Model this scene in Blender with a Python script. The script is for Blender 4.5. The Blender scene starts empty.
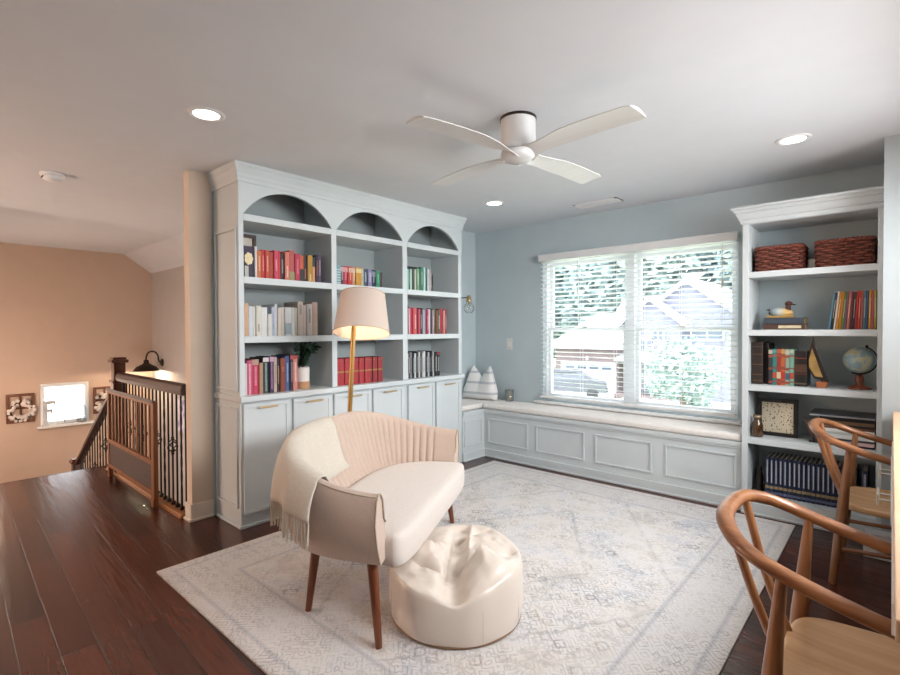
import bpy, bmesh, math, random
from mathutils import Vector, Matrix, noise

random.seed(7)
PI = math.pi
SC = bpy.context.scene
COL = SC.collection

# ------------------------------------------------------------------ camera, world, light, exposure
cam_d = bpy.data.cameras.new('camera')
cam_d.sensor_width = 36.0
cam_d.lens = 497.14 / 900 * 36.0
cam_d.clip_start = 0.02
cam = bpy.data.objects.new('camera', cam_d)
COL.objects.link(cam)
cam.matrix_world = Matrix(((0.7413, -0.0073, 0.6711, 3.652),
                           (0.6711, 0.0137, -0.7412, -4.472),
                           (-0.0045, 0.9999, 0.0154, 1.326),
                           (0, 0, 0, 1)))
# orthonormalise
_l, _q, _s = cam.matrix_world.decompose()
cam.matrix_world = Matrix.LocRotScale(_l, _q.normalized(), None)
SC.camera = cam

w = bpy.data.worlds.new('sky'); SC.world = w; w.use_nodes = True
wn = w.node_tree.nodes; wl = w.node_tree.links
bg = wn['Background']
bg.inputs['Color'].default_value = (0.91, 0.96, 1.0, 1)
bg.inputs['Strength'].default_value = 5.4

def light(name, kind, loc, energy, color=(1, 1, 1), rot=None, size=None, size_y=None, parent=None, **kw):
    d = bpy.data.lights.new(name, kind)
    d.energy = energy; d.color = color
    if kind == 'AREA':
        d.shape = 'RECTANGLE'; d.size = size; d.size_y = size_y
    elif size is not None and kind != 'SUN':
        d.shadow_soft_size = size
    for k, v in kw.items(): setattr(d, k, v)
    o = bpy.data.objects.new(name, d); COL.objects.link(o)
    o.location = loc
    if rot: o.rotation_euler = rot
    if parent: o.parent = parent
    return o

light('sun', 'SUN', (0, -10, 20), 7.0, (1, .97, .92), (math.radians(14), 0, math.radians(-20)), angle=0.05)
# added soft fill from beside the right wall (above the desk) and rear wall
light('right_fill_light', 'AREA', (4.40, -2.0, 1.68), 88, (0.97, 0.985, 1.0), (0, math.radians(72), 0), 1.0, 2.2, spread=math.radians(130))
light('rear_fill_light', 'AREA', (2.6, -6.85, 1.5), 3, (1.0, 0.95, 0.90), (math.radians(90), 0, 0), 3.0, 1.6)
# added warm fill lights for the stairwell and hall, unseen, without fittings
light('stair_fill_light', 'POINT', (-3.3, -4.12, .55), 44, (1.0, 0.80, 0.66), size=0.2)
light('lower_stair_fill', 'POINT', (-1.6, -2.6, -1.0), 22, (1.0, 0.84, 0.68), size=0.2)  # added below the railing to brighten the wall behind the balusters
light('hall_fill_light', 'POINT', (-1.7, -6.2, 1.3), 150, (1.0, 0.74, 0.58), size=0.2)
# daylight openings guide the sky
light('window_portal', 'AREA', (1.79, 0.30, 1.33), 1, rot=(math.radians(-90), 0, 0), size=1.9, size_y=1.55).data.cycles.is_portal = True
light('stair_window_portal', 'AREA', (-4.95, -3.0, 0.37), 1, rot=(0, math.radians(-90), 0), size=0.7, size_y=0.7).data.cycles.is_portal = True

vs = SC.view_settings
vs.view_transform = 'Standard'; vs.look = 'None'; vs.gamma = 1.0; vs.use_curve_mapping = False
vs.exposure = 0.12
SC.cycles.use_denoising = True
SC.cycles.max_bounces = 10
SC.cycles.diffuse_bounces = 5
SC.cycles.transparent_max_bounces = 16
SC.cycles.sample_clamp_indirect = 6.0
SC.cycles.caustics_reflective = False
SC.cycles.caustics_refractive = False

# ------------------------------------------------------------------ materials
def lin(h):
    h = h.lstrip('#')
    r = []
    for i in (0, 2, 4):
        c = int(h[i:i+2], 16) / 255
        r.append(c / 12.92 if c <= 0.04045 else ((c + 0.055) / 1.055) ** 2.4)
    return (r[0], r[1], r[2], 1)

MATS = {}
def newmat(name):
    m = bpy.data.materials.new(name); m.use_nodes = True
    nt = m.node_tree
    return m, nt, nt.nodes['Principled BSDF']

def N(nt, t, **kw):
    n = nt.nodes.new(t)
    for k, v in kw.items():
        if k in n.inputs.keys(): n.inputs[k].default_value = v
        else: setattr(n, k, v)
    return n

def ramp(nt, src, stops):
    r = nt.nodes.new('ShaderNodeValToRGB')
    e = r.color_ramp.elements
    while len(e) > len(stops): e.remove(e[-1])
    while len(e) < len(stops): e.new(0.5)
    for el, (p, c) in zip(e, stops):
        el.position = p; el.color = c if len(c) == 4 else (*c, 1)
    nt.links.new(src, r.inputs[0])
    return r.outputs[0]

def mixc(nt, fac, a, b, mode='MIX'):
    m = nt.nodes.new('ShaderNodeMix'); m.data_type = 'RGBA'; m.blend_type = mode
    for sock, v in ((m.inputs[0], fac), (m.inputs[6], a), (m.inputs[7], b)):
        if hasattr(v, 'links') or isinstance(v, bpy.types.NodeSocket): nt.links.new(v, sock)
        else: sock.default_value = v
    return m.outputs[2]

def bumpn(nt, b, h, strength=0.2, dist=0.01):
    n = nt.nodes.new('ShaderNodeBump')
    n.inputs['Strength'].default_value = strength; n.inputs['Distance'].default_value = dist
    nt.links.new(h, n.inputs['Height']); nt.links.new(n.outputs[0], b.inputs['Normal'])

def mat(name, col, rough=0.5, metal=0.0, var=0.06, scale=6.0, stretch=None, bump=0.0, bscale=80.0, spec=0.5, sheen=0.0, coat=0.0, emis=None, trans=0.0, alpha=1.0, bdist=0.003):
    if name in MATS: return MATS[name]
    m, nt, b = newmat(name)
    c = lin(col) if isinstance(col, str) else (*col[:3], 1)
    tc = N(nt, 'ShaderNodeTexCoord')
    mp = N(nt, 'ShaderNodeMapping')
    nt.links.new(tc.outputs['Object'], mp.inputs[0])
    if stretch: mp.inputs['Scale'].default_value = stretch
    nz = N(nt, 'ShaderNodeTexNoise', Scale=scale, Detail=3.0)
    nt.links.new(mp.outputs[0], nz.inputs['Vector'])
    lo = tuple(max(0, x * (1 - var)) for x in c[:3]); hi = tuple(min(1, x * (1 + var)) for x in c[:3])
    nt.links.new(ramp(nt, nz.outputs['Fac'], [(0.3, lo), (0.7, hi)]), b.inputs['Base Color'])
    b.inputs['Roughness'].default_value = rough; b.inputs['Metallic'].default_value = metal
    b.inputs['Specular IOR Level'].default_value = spec
    b.inputs['Sheen Weight'].default_value = sheen
    b.inputs['Coat Weight'].default_value = coat
    b.inputs['Transmission Weight'].default_value = trans
    b.inputs['Alpha'].default_value = alpha
    if emis:
        b.inputs['Emission Color'].default_value = (*emis[0], 1); b.inputs['Emission Strength'].default_value = emis[1]
    if bump > 0:
        n2 = N(nt, 'ShaderNodeTexNoise', Scale=bscale, Detail=2.0)
        nt.links.new(mp.outputs[0], n2.inputs['Vector'])
        bumpn(nt, b, n2.outputs['Fac'], bump, bdist)
    MATS[name] = m
    return m

def wood(name, dark, light_, axis=0, rough=0.4, sc=1.0, coat=0.0):
    """grain runs along the given local axis"""
    if name in MATS: return MATS[name]
    m, nt, b = newmat(name)
    tc = N(nt, 'ShaderNodeTexCoord'); mp = N(nt, 'ShaderNodeMapping')
    nt.links.new(tc.outputs['Object'], mp.inputs[0])
    s = [22 * sc] * 3; s[axis] = 1.6 * sc
    mp.inputs['Scale'].default_value = s
    nz = N(nt, 'ShaderNodeTexNoise', Scale=1.6, Detail=5.0, Roughness=0.6, Distortion=0.6)
    nt.links.new(mp.outputs[0], nz.inputs['Vector'])
    nt.links.new(ramp(nt, nz.outputs['Fac'], [(0.3, lin(dark)), (0.68, lin(light_))]), b.inputs['Base Color'])
    b.inputs['Roughness'].default_value = rough
    b.inputs['Coat Weight'].default_value = coat
    bumpn(nt, b, nz.outputs['Fac'], 0.08, 0.002)
    MATS[name] = m
    return m

def glassy(name, tint=(1, 1, 1), gloss=0.08):
    if name in MATS: return MATS[name]
    m, nt, b = newmat(name)
    nt.nodes.remove(b)
    out = nt.nodes['Material Output']
    t = N(nt, 'ShaderNodeBsdfTransparent'); t.inputs[0].default_value = (*tint, 1)
    g = N(nt, 'ShaderNodeBsdfGlossy'); g.inputs['Roughness'].default_value = 0.03
    lw = N(nt, 'ShaderNodeLayerWeight', Blend=0.25)
    mul = N(nt, 'ShaderNodeMath', operation='MULTIPLY_ADD')
    mul.inputs[1].default_value = 0.6; mul.inputs[2].default_value = gloss * 0.4
    nt.links.new(lw.outputs['Fresnel'], mul.inputs[0])
    mx = N(nt, 'ShaderNodeMixShader')
    nt.links.new(mul.outputs[0], mx.inputs[0]); nt.links.new(t.outputs[0], mx.inputs[1]); nt.links.new(g.outputs[0], mx.inputs[2])
    nt.links.new(mx.outputs[0], out.inputs[0])
    MATS[name] = m
    return m

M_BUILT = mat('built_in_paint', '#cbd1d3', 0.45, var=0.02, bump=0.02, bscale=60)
M_BACK = mat('shaded_bookcase_back', '#a2aaab', 0.6, var=.02)  # shade inside the shelves is put into this darker back-panel colour
M_WALL = mat('blue_grey_wall_paint', '#bdc9cd', 0.75, var=0.02, bump=0.05, bscale=140)
M_BUMP = mat('pale_grey_wall_paint', '#b3bbbe', 0.75, var=0.02, bump=0.05, bscale=140)
M_BEIGE = mat('beige_wall_paint', '#d6c4b2', 0.75, var=0.02, bump=0.05, bscale=140)
M_TAN = mat('tan_hall_paint', '#cdb5a2', 0.75, var=0.02, bump=0.05, bscale=140)
M_HGREY = mat('grey_hall_paint', '#c2bdba', 0.75, var=0.02, bump=0.05, bscale=140)
M_CEIL = mat('ceiling_paint', '#d3d5d9', 0.85, var=0.015, bump=0.06, bscale=180)
M_TRIM = mat('white_trim_paint', '#e8e7e6', 0.4, var=0.015)
M_VINYL = mat('white_vinyl', '#eef0f2', 0.35, var=0.01)
M_CUSH = mat('bench_cushion_linen', '#e6e0db', 0.9, var=0.04, scale=30, bump=0.25, bscale=500, sheen=0.2)
M_BRASS = mat('brushed_brass', '#cdb286', 0.4, metal=.8, var=0.05)
M_GOLD = mat('satin_gold_pole', '#b98f55', 0.35, metal=0.75, var=0.05)
M_NICKEL = mat('pale_nickel', '#d8d0c4', 0.3, metal=0.8, var=0.03)
M_BLACK = mat('black_iron', '#1d1917', 0.5, metal=0.4, var=0.1)
M_BRONZE = mat('oiled_bronze', '#2c221d', 0.4, metal=0.5, var=0.1)
M_PAGES = mat('book_pages', '#d9d0bf', 0.9, var=0.08, scale=40, stretch=(60, 1, 1))
M_FAN = mat('fan_white', '#d6d4d2', 0.4, var=0.03, scale=3, stretch=(1, 12, 1))
M_GLASS = glassy('window_glass', (0.97, 0.99, 1.0), 0.06)
M_CLEAR = glassy('clear_glass', (0.975, 0.985, 0.985), 0.15)
M_OAK = wood('desk_oak', '#c89f7c', '#dcb694', 1, 0.45, 0.6)
M_CHAIR = wood('chair_beech', '#7c4d30', '#a67249', 2, 0.33, 0.8, coat=0.25)
M_CHAIRX = wood('chair_beech_rail', '#764729', '#9f6a43', 0, 0.33, 0.8, coat=0.25)
M_SEATW = wood('chair_seat_beech', '#c69566', '#dcb487', 0, 0.4, 0.6)
M_LEG = wood('walnut_leg', '#5a2c16', '#784023', 2, 0.4)
M_NEWEL = wood('stained_newel', '#3a1e12', '#6b3a22', 2, 0.35)
M_RAIL = wood('stained_handrail', '#2b1812', '#4b2b1f', 0, 0.5)
M_GATE = wood('gate_pine', '#623619', '#8d562b', 2, 0.65)
M_GATED = wood('gate_dark_panel', '#2a1712', '#3f241a', 0, 0.6)
M_SHOE = wood('landing_oak_edge', '#7d4f30', '#a87246', 0, 0.4)

def floor_mat():
    m, nt, b = newmat('hand_scraped_floor')
    tc = N(nt, 'ShaderNodeTexCoord'); mp = N(nt, 'ShaderNodeMapping')
    nt.links.new(tc.outputs['Object'], mp.inputs[0])
    mp.inputs['Rotation'].default_value = (0, 0, math.radians(2.5))
    br = N(nt, 'ShaderNodeTexBrick', Scale=1.0)
    br.inputs['Brick Width'].default_value = 1.15; br.inputs['Row Height'].default_value = 0.127
    br.inputs['Mortar Size'].default_value = 0.003; br.inputs['Mortar Smooth'].default_value = 0.3
    br.inputs['Bias'].default_value = 0.0
    br.offset = 0.37; br.offset_frequency = 2
    br.inputs['Color1'].default_value = lin('#2f1610'); br.inputs['Color2'].default_value = lin('#5a2d1e')
    br.inputs['Mortar'].default_value = lin('#1a0d09')
    nt.links.new(mp.outputs[0], br.inputs['Vector'])
    mp2 = N(nt, 'ShaderNodeMapping'); nt.links.new(mp.outputs[0], mp2.inputs[0])
    mp2.inputs['Scale'].default_value = (2.2, 26, 1)
    gr = N(nt, 'ShaderNodeTexNoise', Scale=1.4, Detail=6.0, Roughness=0.62, Distortion=1.2)
    nt.links.new(mp2.outputs[0], gr.inputs['Vector'])
    g = ramp(nt, gr.outputs['Fac'], [(0.25, (0.62, 0.58, 0.56)), (0.75, (1.25, 1.2, 1.15))])
    nt.links.new(mixc(nt, 0.85, br.outputs['Color'], g, 'MULTIPLY'), b.inputs['Base Color'])
    b.inputs['Roughness'].default_value = 0.27
    b.inputs['Specular IOR Level'].default_value = 0.5
    b.inputs['Coat Weight'].default_value = 0.06; b.inputs['Coat Roughness'].default_value = 0.16
    # scraped undulation along the boards
    mp3 = N(nt, 'ShaderNodeMapping'); nt.links.new(mp.outputs[0], mp3.inputs[0])
    mp3.inputs['Scale'].default_value = (1.6, 17, 1)
    sw = N(nt, 'ShaderNodeTexNoise', Scale=1.5, Detail=1.0)
    nt.links.new(mp3.outputs[0], sw.inputs['Vector'])
    ad = N(nt, 'ShaderNodeMath', operation='MULTIPLY_ADD'); ad.inputs[1].default_value = -0.9
    nt.links.new(br.outputs['Fac'], ad.inputs[0]); nt.links.new(sw.outputs['Fac'], ad.inputs[2])
    bumpn(nt, b, ad.outputs[0], 0.5, 0.006)
    nt.links.new(b.inputs['Normal'].links[0].from_socket, b.inputs['Coat Normal'])
    return m
M_FLOOR = floor_mat()

def rug_mat(hx, hy):
    m, nt, b = newmat('faded_persian_rug')
    L = nt.links.new
    tc = N(nt, 'ShaderNodeTexCoord'); sx = N(nt, 'ShaderNodeSeparateXYZ')
    L(tc.outputs['Object'], sx.inputs[0])
    def ma(op, a, b_=None, c=None):
        n = N(nt, 'ShaderNodeMath', operation=op)
        for i, v in enumerate((a, b_, c)):
            if v is None: continue
            if isinstance(v, bpy.types.NodeSocket): L(v, n.inputs[i])
            else: n.inputs[i].default_value = v
        return n.outputs[0]
    wob = N(nt, 'ShaderNodeTexNoise', Scale=14.0, Detail=3.0); L(tc.outputs['Object'], wob.inputs['Vector'])
    wv = ma('MULTIPLY_ADD', wob.outputs['Fac'], .05, -.025)
    ax = ma('ADD', ma('ABSOLUTE', sx.outputs[0]), wv); ay = ma('ADD', ma('ABSOLUTE', sx.outputs[1]), wv)
    d = ma('MINIMUM', ma('SUBTRACT', hx, ma('ABSOLUTE', sx.outputs[0])), ma('SUBTRACT', hy, ma('ABSOLUTE', sx.outputs[1])))
    def motif(cellx, celly, scale, lo, hi, dist_='MANHATTAN'):
        """rosettes and stepped leaves: voronoi inside mirrored cells"""
        c = N(nt, 'ShaderNodeCombineXYZ'); L(ma('PINGPONG', ax, cellx), c.inputs[0]); L(ma('PINGPONG', ay, celly), c.inputs[1])
        v = N(nt, 'ShaderNodeTexVoronoi', Scale=scale, feature='F1', distance=dist_); L(c.outputs[0], v.inputs['Vector'])
        return ramp(nt, v.outputs['Distance'], [(.0, (.9, .9, .9)), (.10, (.8, .8, .8)), (.15, (0, 0, 0)), (lo - .05, (0, 0, 0)), (lo, (1, 1, 1)), (hi, (1, 1, 1)), (hi + .06, (0, 0, 0))]), v.outputs['Color']
    m1, c1 = motif(.17, .21, 11.0, .36, .47)
    m2, c2 = motif(.34, .29, 21.0, .34, .46, 'EUCLIDEAN')
    orn = ma('MAXIMUM', m1, ma('MULTIPLY', m2, .6))
    wz = N(nt, 'ShaderNodeTexNoise', Scale=2.2, Detail=6.0, Roughness=0.7); L(tc.outputs['Object'], wz.inputs['Vector'])
    worn = ramp(nt, wz.outputs['Fac'], [(0.36, (0.06, 0.06, 0.06)), (0.60, (1, 1, 1))])
    fz = N(nt, 'ShaderNodeTexNoise', Scale=70.0, Detail=3.0, Roughness=.7); L(tc.outputs['Object'], fz.inputs['Vector'])
    speck = ramp(nt, fz.outputs['Fac'], [(.30, (.1, .1, .1)), (.52, (1, 1, 1))])
    c4 = N(nt, 'ShaderNodeCombineXYZ'); L(ma('PINGPONG', ax, .26), c4.inputs[0]); L(ma('PINGPONG', ay, .23), c4.inputs[1])
    v4 = N(nt, 'ShaderNodeTexVoronoi', Scale=12.0, feature='F1', distance='MANHATTAN'); L(c4.outputs[0], v4.inputs['Vector'])
    m4 = ramp(nt, ma('FRACT', ma('MULTIPLY', v4.outputs['Distance'], 3.4)), [(.28, (0, 0, 0)), (.38, (.55, .55, .55)), (.55, (.55, .55, .55)), (.68, (0, 0, 0))])
    fac = ma('MULTIPLY', ma('MULTIPLY', ma('MAXIMUM', ma('MULTIPLY', orn, .8), m4), worn), ma('MULTIPLY', speck, .9))
    hz = N(nt, 'ShaderNodeTexNoise', Scale=3.2, Detail=6.0, Roughness=.68); L(tc.outputs['Object'], hz.inputs['Vector'])
    base = ramp(nt, hz.outputs['Fac'], [(0.32, lin('#c4c4ca')), (0.45, lin('#d8d5d5')), (0.55, lin('#d9d4d0')), (0.68, lin('#c9c2bd'))])
    hz2 = N(nt, 'ShaderNodeTexNoise', Scale=3.0, Detail=2.0); L(tc.outputs['Object'], hz2.inputs['Vector'])
    oc = ramp(nt, hz2.outputs['Fac'], [(0.42, lin('#646a76')), (0.52, lin('#8c786c')), (0.62, lin('#6f7683'))])
    fld = mixc(nt, fac, base, oc)
    rad = ma('ADD', ma('MULTIPLY', ax, 0.95), ma('MULTIPLY', ay, 0.62))
    ring = ramp(nt, ma('FRACT', ma('MULTIPLY', rad, 2.1)), [(0.0, (0, 0, 0)), (0.02, (.6, .6, .6)), (0.05, (.6, .6, .6)), (0.07, (0, 0, 0))])
    fld = mixc(nt, ma('MULTIPLY', ma('MULTIPLY', ring, worn), speck), fld, lin('#9b9c9f'))
    gl = ramp(nt, d, [(0.0, lin('#cdc5c0')), (0.05, lin('#d8d3d1')), (0.07, lin('#bdbcbf')), (0.085, lin('#d6d2d0')), (0.30, lin('#d4d1d0')), (0.315, lin('#bab9bc')), (0.335, lin('#d6d3d3'))])
    m3, c3 = motif(.12, .12, 24.0, .36, .5)
    bd = mixc(nt, ma('MULTIPLY', ma('MULTIPLY', ma('MAXIMUM', ma('MULTIPLY', m3, .6), m4), ma('ADD', ma('MULTIPLY', worn, .8), .1)), speck), gl, oc)
    inb = ma('LESS_THAN', d, 0.34)
    L(mixc(nt, inb, fld, bd), b.inputs['Base Color'])
    b.inputs['Roughness'].default_value = 0.95
    b.inputs['Specular IOR Level'].default_value = 0.15
    bumpn(nt, b, fz.outputs['Fac'], 0.25, 0.004)
    return m

def fabric(name, c, weave=350, bump=0.35, var=0.10, stretch=(1, 1, 3)):
    return mat(name, c, 0.92, var=var, scale=60, stretch=stretch, bump=bump, bscale=weave, sheen=0.25, spec=0.2)
M_SOFA = fabric('oatmeal_upholstery', '#c9b3a4', var=.05, stretch=(1, 1, 5))
M_SEATF = fabric('seat_upholstery', '#d9cec6', var=.035)
M_THROW = fabric('cream_throw', '#d2c8ba', 200, 0.5, 0.06)
M_POUF = mat('pearl_leatherette', '#dccfc3', 0.34, var=0.03, bump=0.06, bscale=90, sheen=0.1, coat=0.0, metal=0.06)

# ------------------------------------------------------------------ mesh builder
class MB:
    def __init__(s): s.v = []; s.f = []; s.sm = []; s.mi = []; s.cur = 0
    def _add(s, vs_, fs, smooth):
        o = len(s.v); s.v += [tuple(p) for p in vs_]
        for f in fs:
            s.f.append([i + o for i in f]); s.sm.append(smooth); s.mi.append(s.cur)
        return s
    def box(s, x0, x1, y0, y1, z0, z1):
        return s._add([(x0, y0, z0), (x1, y0, z0), (x1, y1, z0), (x0, y1, z0), (x0, y0, z1), (x1, y0, z1), (x1, y1, z1), (x0, y1, z1)],
                      [(0, 3, 2, 1), (4, 5, 6, 7), (0, 1, 5, 4), (1, 2, 6, 5), (2, 3, 7, 6), (3, 0, 4, 7)], False)
    def obox(s, c, size, m=None):
        sx, sy, sz = [k / 2 for k in size]
        m = m or Matrix.Identity(3); c = Vector(c)
        P = [c + m @ Vector((i * sx, j * sy, k * sz)) for k in (-1, 1) for i, j in ((-1, -1), (1, -1), (1, 1), (-1, 1))]
        return s._add(P, [(0, 3, 2, 1), (4, 5, 6, 7), (0, 1, 5, 4), (1, 2, 6, 5), (2, 3, 7, 6), (3, 0, 4, 7)], False)
    def grid(s, P, cu=False, cv=False, smooth=True, flip=False):
        """P[i][j] points"""
        nu, nv = len(P), len(P[0])
        fs = []
        for i in range(nu if cu else nu - 1):
            for j in range(nv if cv else nv - 1):
                a, b_, c, d = i * nv + j, ((i + 1) % nu) * nv + j, ((i + 1) % nu) * nv + (j + 1) % nv, i * nv + (j + 1) % nv
                fs.append((a, d, c, b_) if flip else (a, b_, c, d))
        return s._add([p for r in P for p in r], fs, smooth)
    def poly(s, pts, smooth=False):
        return s._add(pts, [tuple(range(len(pts)))], smooth)
    def tube(s, pts, r, n=10, caps=True, flat=(1, 1), up=None, closed=False):
        pts = [Vector(p) for p in pts]; k = len(pts)
        rs = r if isinstance(r, (list, tuple)) else [r] * k
        P = []; prev = None
        for i, p in enumerate(pts):
            if closed: t = pts[(i + 1) % k] - pts[i - 1]
            else: t = pts[min(i + 1, k - 1)] - pts[max(i - 1, 0)]
            if t.length < 1e-9: t = Vector((0, 0, 1))
            t.normalize()
            ref = Vector(up) if up else (prev if prev is not None else (Vector((0, 0, 1)) if abs(t.z) < 0.9 else Vector((1, 0, 0))))
            a = ref - t * ref.dot(t)
            if a.length < 1e-6: a = t.orthogonal()
            a.normalize(); b_ = t.cross(a); prev = a
            P.append([p + (a * math.cos(q) * flat[0] + b_ * math.sin(q) * flat[1]) * rs[i] for q in [2 * PI * j / n for j in range(n)]])
        s.grid(P, cu=closed, cv=True, flip=True)
        if caps and not closed:
            s.poly(list(P[0])); s.poly(list(reversed(P[-1])))
        return s
    def lathe(s, prof, c=(0, 0, 0), n=24, m=None, smooth=True, caps=True):
        c = Vector(c); m = m or Matrix.Identity(3)
        P = [[c + m @ Vector((r * math.cos(q), r * math.sin(q), z)) for q in [2 * PI * j / n for j in range(n)]] for r, z in prof]
        s.grid(P, cv=True, smooth=smooth, flip=True)
        if caps:
            if prof[0][0] > 1e-5: s.poly(list(reversed(P[0])) if False else P[0][::-1])
            if prof[-1][0] > 1e-5: s.poly(P[-1])
        return s
    def ell(s, c, r, m=None, nu=10, nv=14):
        c = Vector(c); m = m or Matrix.Identity(3)
        P = [[c + m @ Vector((r[0] * math.sin(a) * math.cos(q), r[1] * math.sin(a) * math.sin(q), -r[2] * math.cos(a)))
              for q in [2 * PI * j / nv for j in range(nv)]] for a in [0.02 + (PI - 0.04) * i / nu for i in range(nu + 1)]]
        s.grid(P, cv=True, flip=True)
        return s
    def prism(s, pts, d):
        """planar polygon pts extruded by vector d"""
        d = Vector(d); a = [Vector(p) for p in pts]; b_ = [p + d for p in a]; n = len(a)
        s._add(a + b_, [tuple(range(n - 1, -1, -1)), tuple(range(n, 2 * n))] + [(i, (i + 1) % n, (i + 1) % n + n, i + n) for i in range(n)], False)
        return s
    def frame(s, ax, a0, a1, z0, z1, p0, p1, wd, hd=None):
        """rectangular frame on a wall; ax = 'x': wall normal is x, a runs along y"""
        hd = hd or wd
        for b0, b1, c0, c1 in ((a0, a1, z0, z0 + hd), (a0, a1, z1 - hd, z1), (a0, a0 + wd, z0 + hd, z1 - hd), (a1 - wd, a1, z0 + hd, z1 - hd)):
            if ax == 'x': s.box(p0, p1, b0, b1, c0, c1)
            else: s.box(b0, b1, p0, p1, c0, c1)
        return s
    def build(s, name, m, parent=None, bevel=0.0, seg=2, fix=True, label=None, subd=0):
        me = bpy.data.meshes.new(name)
        me.from_pydata(s.v, [], s.f)
        for mm in (m if isinstance(m, (list, tuple)) else [m]): me.materials.append(mm)
        me.polygons.foreach_set('use_smooth', s.sm)
        me.polygons.foreach_set('material_index', s.mi)
        if fix:
            bm = bmesh.new(); bm.from_mesh(me)
            bmesh.ops.recalc_face_normals(bm, faces=bm.faces[:])
            bm.to_mesh(me); bm.free()
        me.update()
        o = bpy.data.objects.new(name, me); COL.objects.link(o)
        if parent is not None: o.parent = parent
        else: WORLD_BUILT.append(o)
        if bevel > 0:
            md = o.modifiers.new('bevel', 'BEVEL'); md.width = bevel; md.segments = seg
            md.limit_method = 'ANGLE'; md.angle_limit = math.radians(40)
        if subd:
            md = o.modifiers.new('subd', 'SUBSURF'); md.levels = subd; md.render_levels = subd
        if label: o['label'] = label
        return o

WORLD_BUILT = []     # roots built in world coordinates: their origin is moved to their base at the end
def tag(o, label, cat, group=None):
    o['label'] = label; o['category'] = cat
    if group: o['group'] = group
    return o
def thing(name, label, cat, loc=None, rz=0.0, group=None):
    o = bpy.data.objects.new(name, None); COL.objects.link(o); o.empty_display_size = 0.1
    if loc is None: WORLD_BUILT.append(o)
    else: o.location = loc
    o.rotation_euler = (0, 0, rz)
    return tag(o, label, cat, group)
def struct(o, label=None):
    o['kind'] = 'structure'
    if label: o['label'] = label
    return o
def kids(o): return [c for c in COL.objects if c.parent == o]
def copy_tree(o, parent=None):
    c = o.copy(); COL.objects.link(c)
    if parent is not None: c.parent = parent
    for k in kids(o): copy_tree(k, c)
    return c
def dup(o, loc, label, rz=None, group=None):
    c = copy_tree(o); c.location = loc; c['label'] = label
    if rz is not None: c.rotation_euler = (0, 0, rz)
    if group: c['group'] = group
    return c
def smooth_path(pts, n=6):
    pts = [Vector(p) for p in pts]; out = []
    for i in range(len(pts) - 1):
        p0, p1, p2, p3 = pts[max(i - 1, 0)], pts[i], pts[i + 1], pts[min(i + 2, len(pts) - 1)]
        for k in range(n):
            t = k / n
            out.append(0.5 * ((2 * p1) + (p2 - p0) * t + (2 * p0 - 5 * p1 + 4 * p2 - p3) * t * t + (3 * p1 - p0 - 3 * p2 + p3) * t ** 3))
    out.append(pts[-1]); return out
def rotx(a): return Matrix.Rotation(a, 3, 'X')
def roty(a): return Matrix.Rotation(a, 3, 'Y')
def rotz(a): return Matrix.Rotation(a, 3, 'Z')

H = 2.44
# ------------------------------------------------------------------ the room shell
b = MB()
b.box(-0.16, 4.45, -7.0, 0.16, -0.28, 0.0); b.box(-2.15, -0.16, -7.0, -3.06, -0.28, 0.0)
struct(b.build('floor', M_FLOOR))
b = MB(); b.box(-2.185, -2.15, -4.3, -3.06, -0.035, 0.0)
struct(b.build('trim_4', wood('nosing_wood', '#4a281d', '#6a3c2a', 1, 0.22), bevel=0.012, seg=3))
b = MB(); b.box(-4.66, -0.16, -4.4, -1.95, -2.9, -2.7); b.box(-4.66, -3.45, -4.4, -1.95, -2.7, -1.1)
struct(b.build('floor_stairwell', mat('stairwell_carpet', '#9b8a78', 0.95)))
b = MB()
for k in range(6): b.box(-2.15 - .22 * (k + 1), -2.15 - .22 * k, -4.3, -3.1, -2.7, -0.18 * (k + 1))
struct(b.build('stairs', M_NEWEL))
b = MB(); b.box(-0.16, 4.45, -7.0, 0.16, H, H + .2); b.box(-4.7, -0.16, -7.0, -2.3, H, H + .2)
b.prism([(-4.7, -2.3, H), (-4.7, -1.95, 2.19), (-4.7, -1.75, 2.19), (-4.7, -1.75, H + .2), (-4.7, -2.3, H + .2)], (4.54, 0, 0))
struct(b.build('ceiling', M_CEIL))
b = MB(); b.box(-.16, 0, -2.98, 0.16, -2.7, H); struct(b.build('wall_left', M_WALL))
b = MB(); b.box(-.09, 0, -3.126, -2.98, -2.7, H); struct(b.build('wall_left_end', M_BEIGE))
# window wall with opening
WX0, WX1, WZ0, WZ1 = 0.905, 2.695, 0.60, 2.05
b = MB(); b.box(0, WX0, 0, .16, 0, H); b.box(WX1, 4.45, 0, .16, 0, H); b.box(WX0, WX1, 0, .16, 0, WZ0); b.box(WX0, WX1, 0, .16, WZ1, H)
struct(b.build('wall_back', M_WALL))
b = MB(); b.box(3.575, 4.45, -.60, 0.0, 0, H); struct(b.build('wall_right_return', M_BUMP))
b = MB(); b.box(4.45, 4.6, -7.0, 0.16, 0, H); struct(b.build('wall_right', M_BUMP))
b = MB(); b.box(-2.3, 4.6, -7.15, -7.0, 0, H); struct(b.build('wall_rear', M_WALL))
b = MB(); b.box(-2.3, -2.15, -7.0, -4.3, 0, H); b.box(-4.8, -2.15, -4.4, -4.3, -2.7, H); struct(b.build('wall_hall_side', M_TAN))
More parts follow.
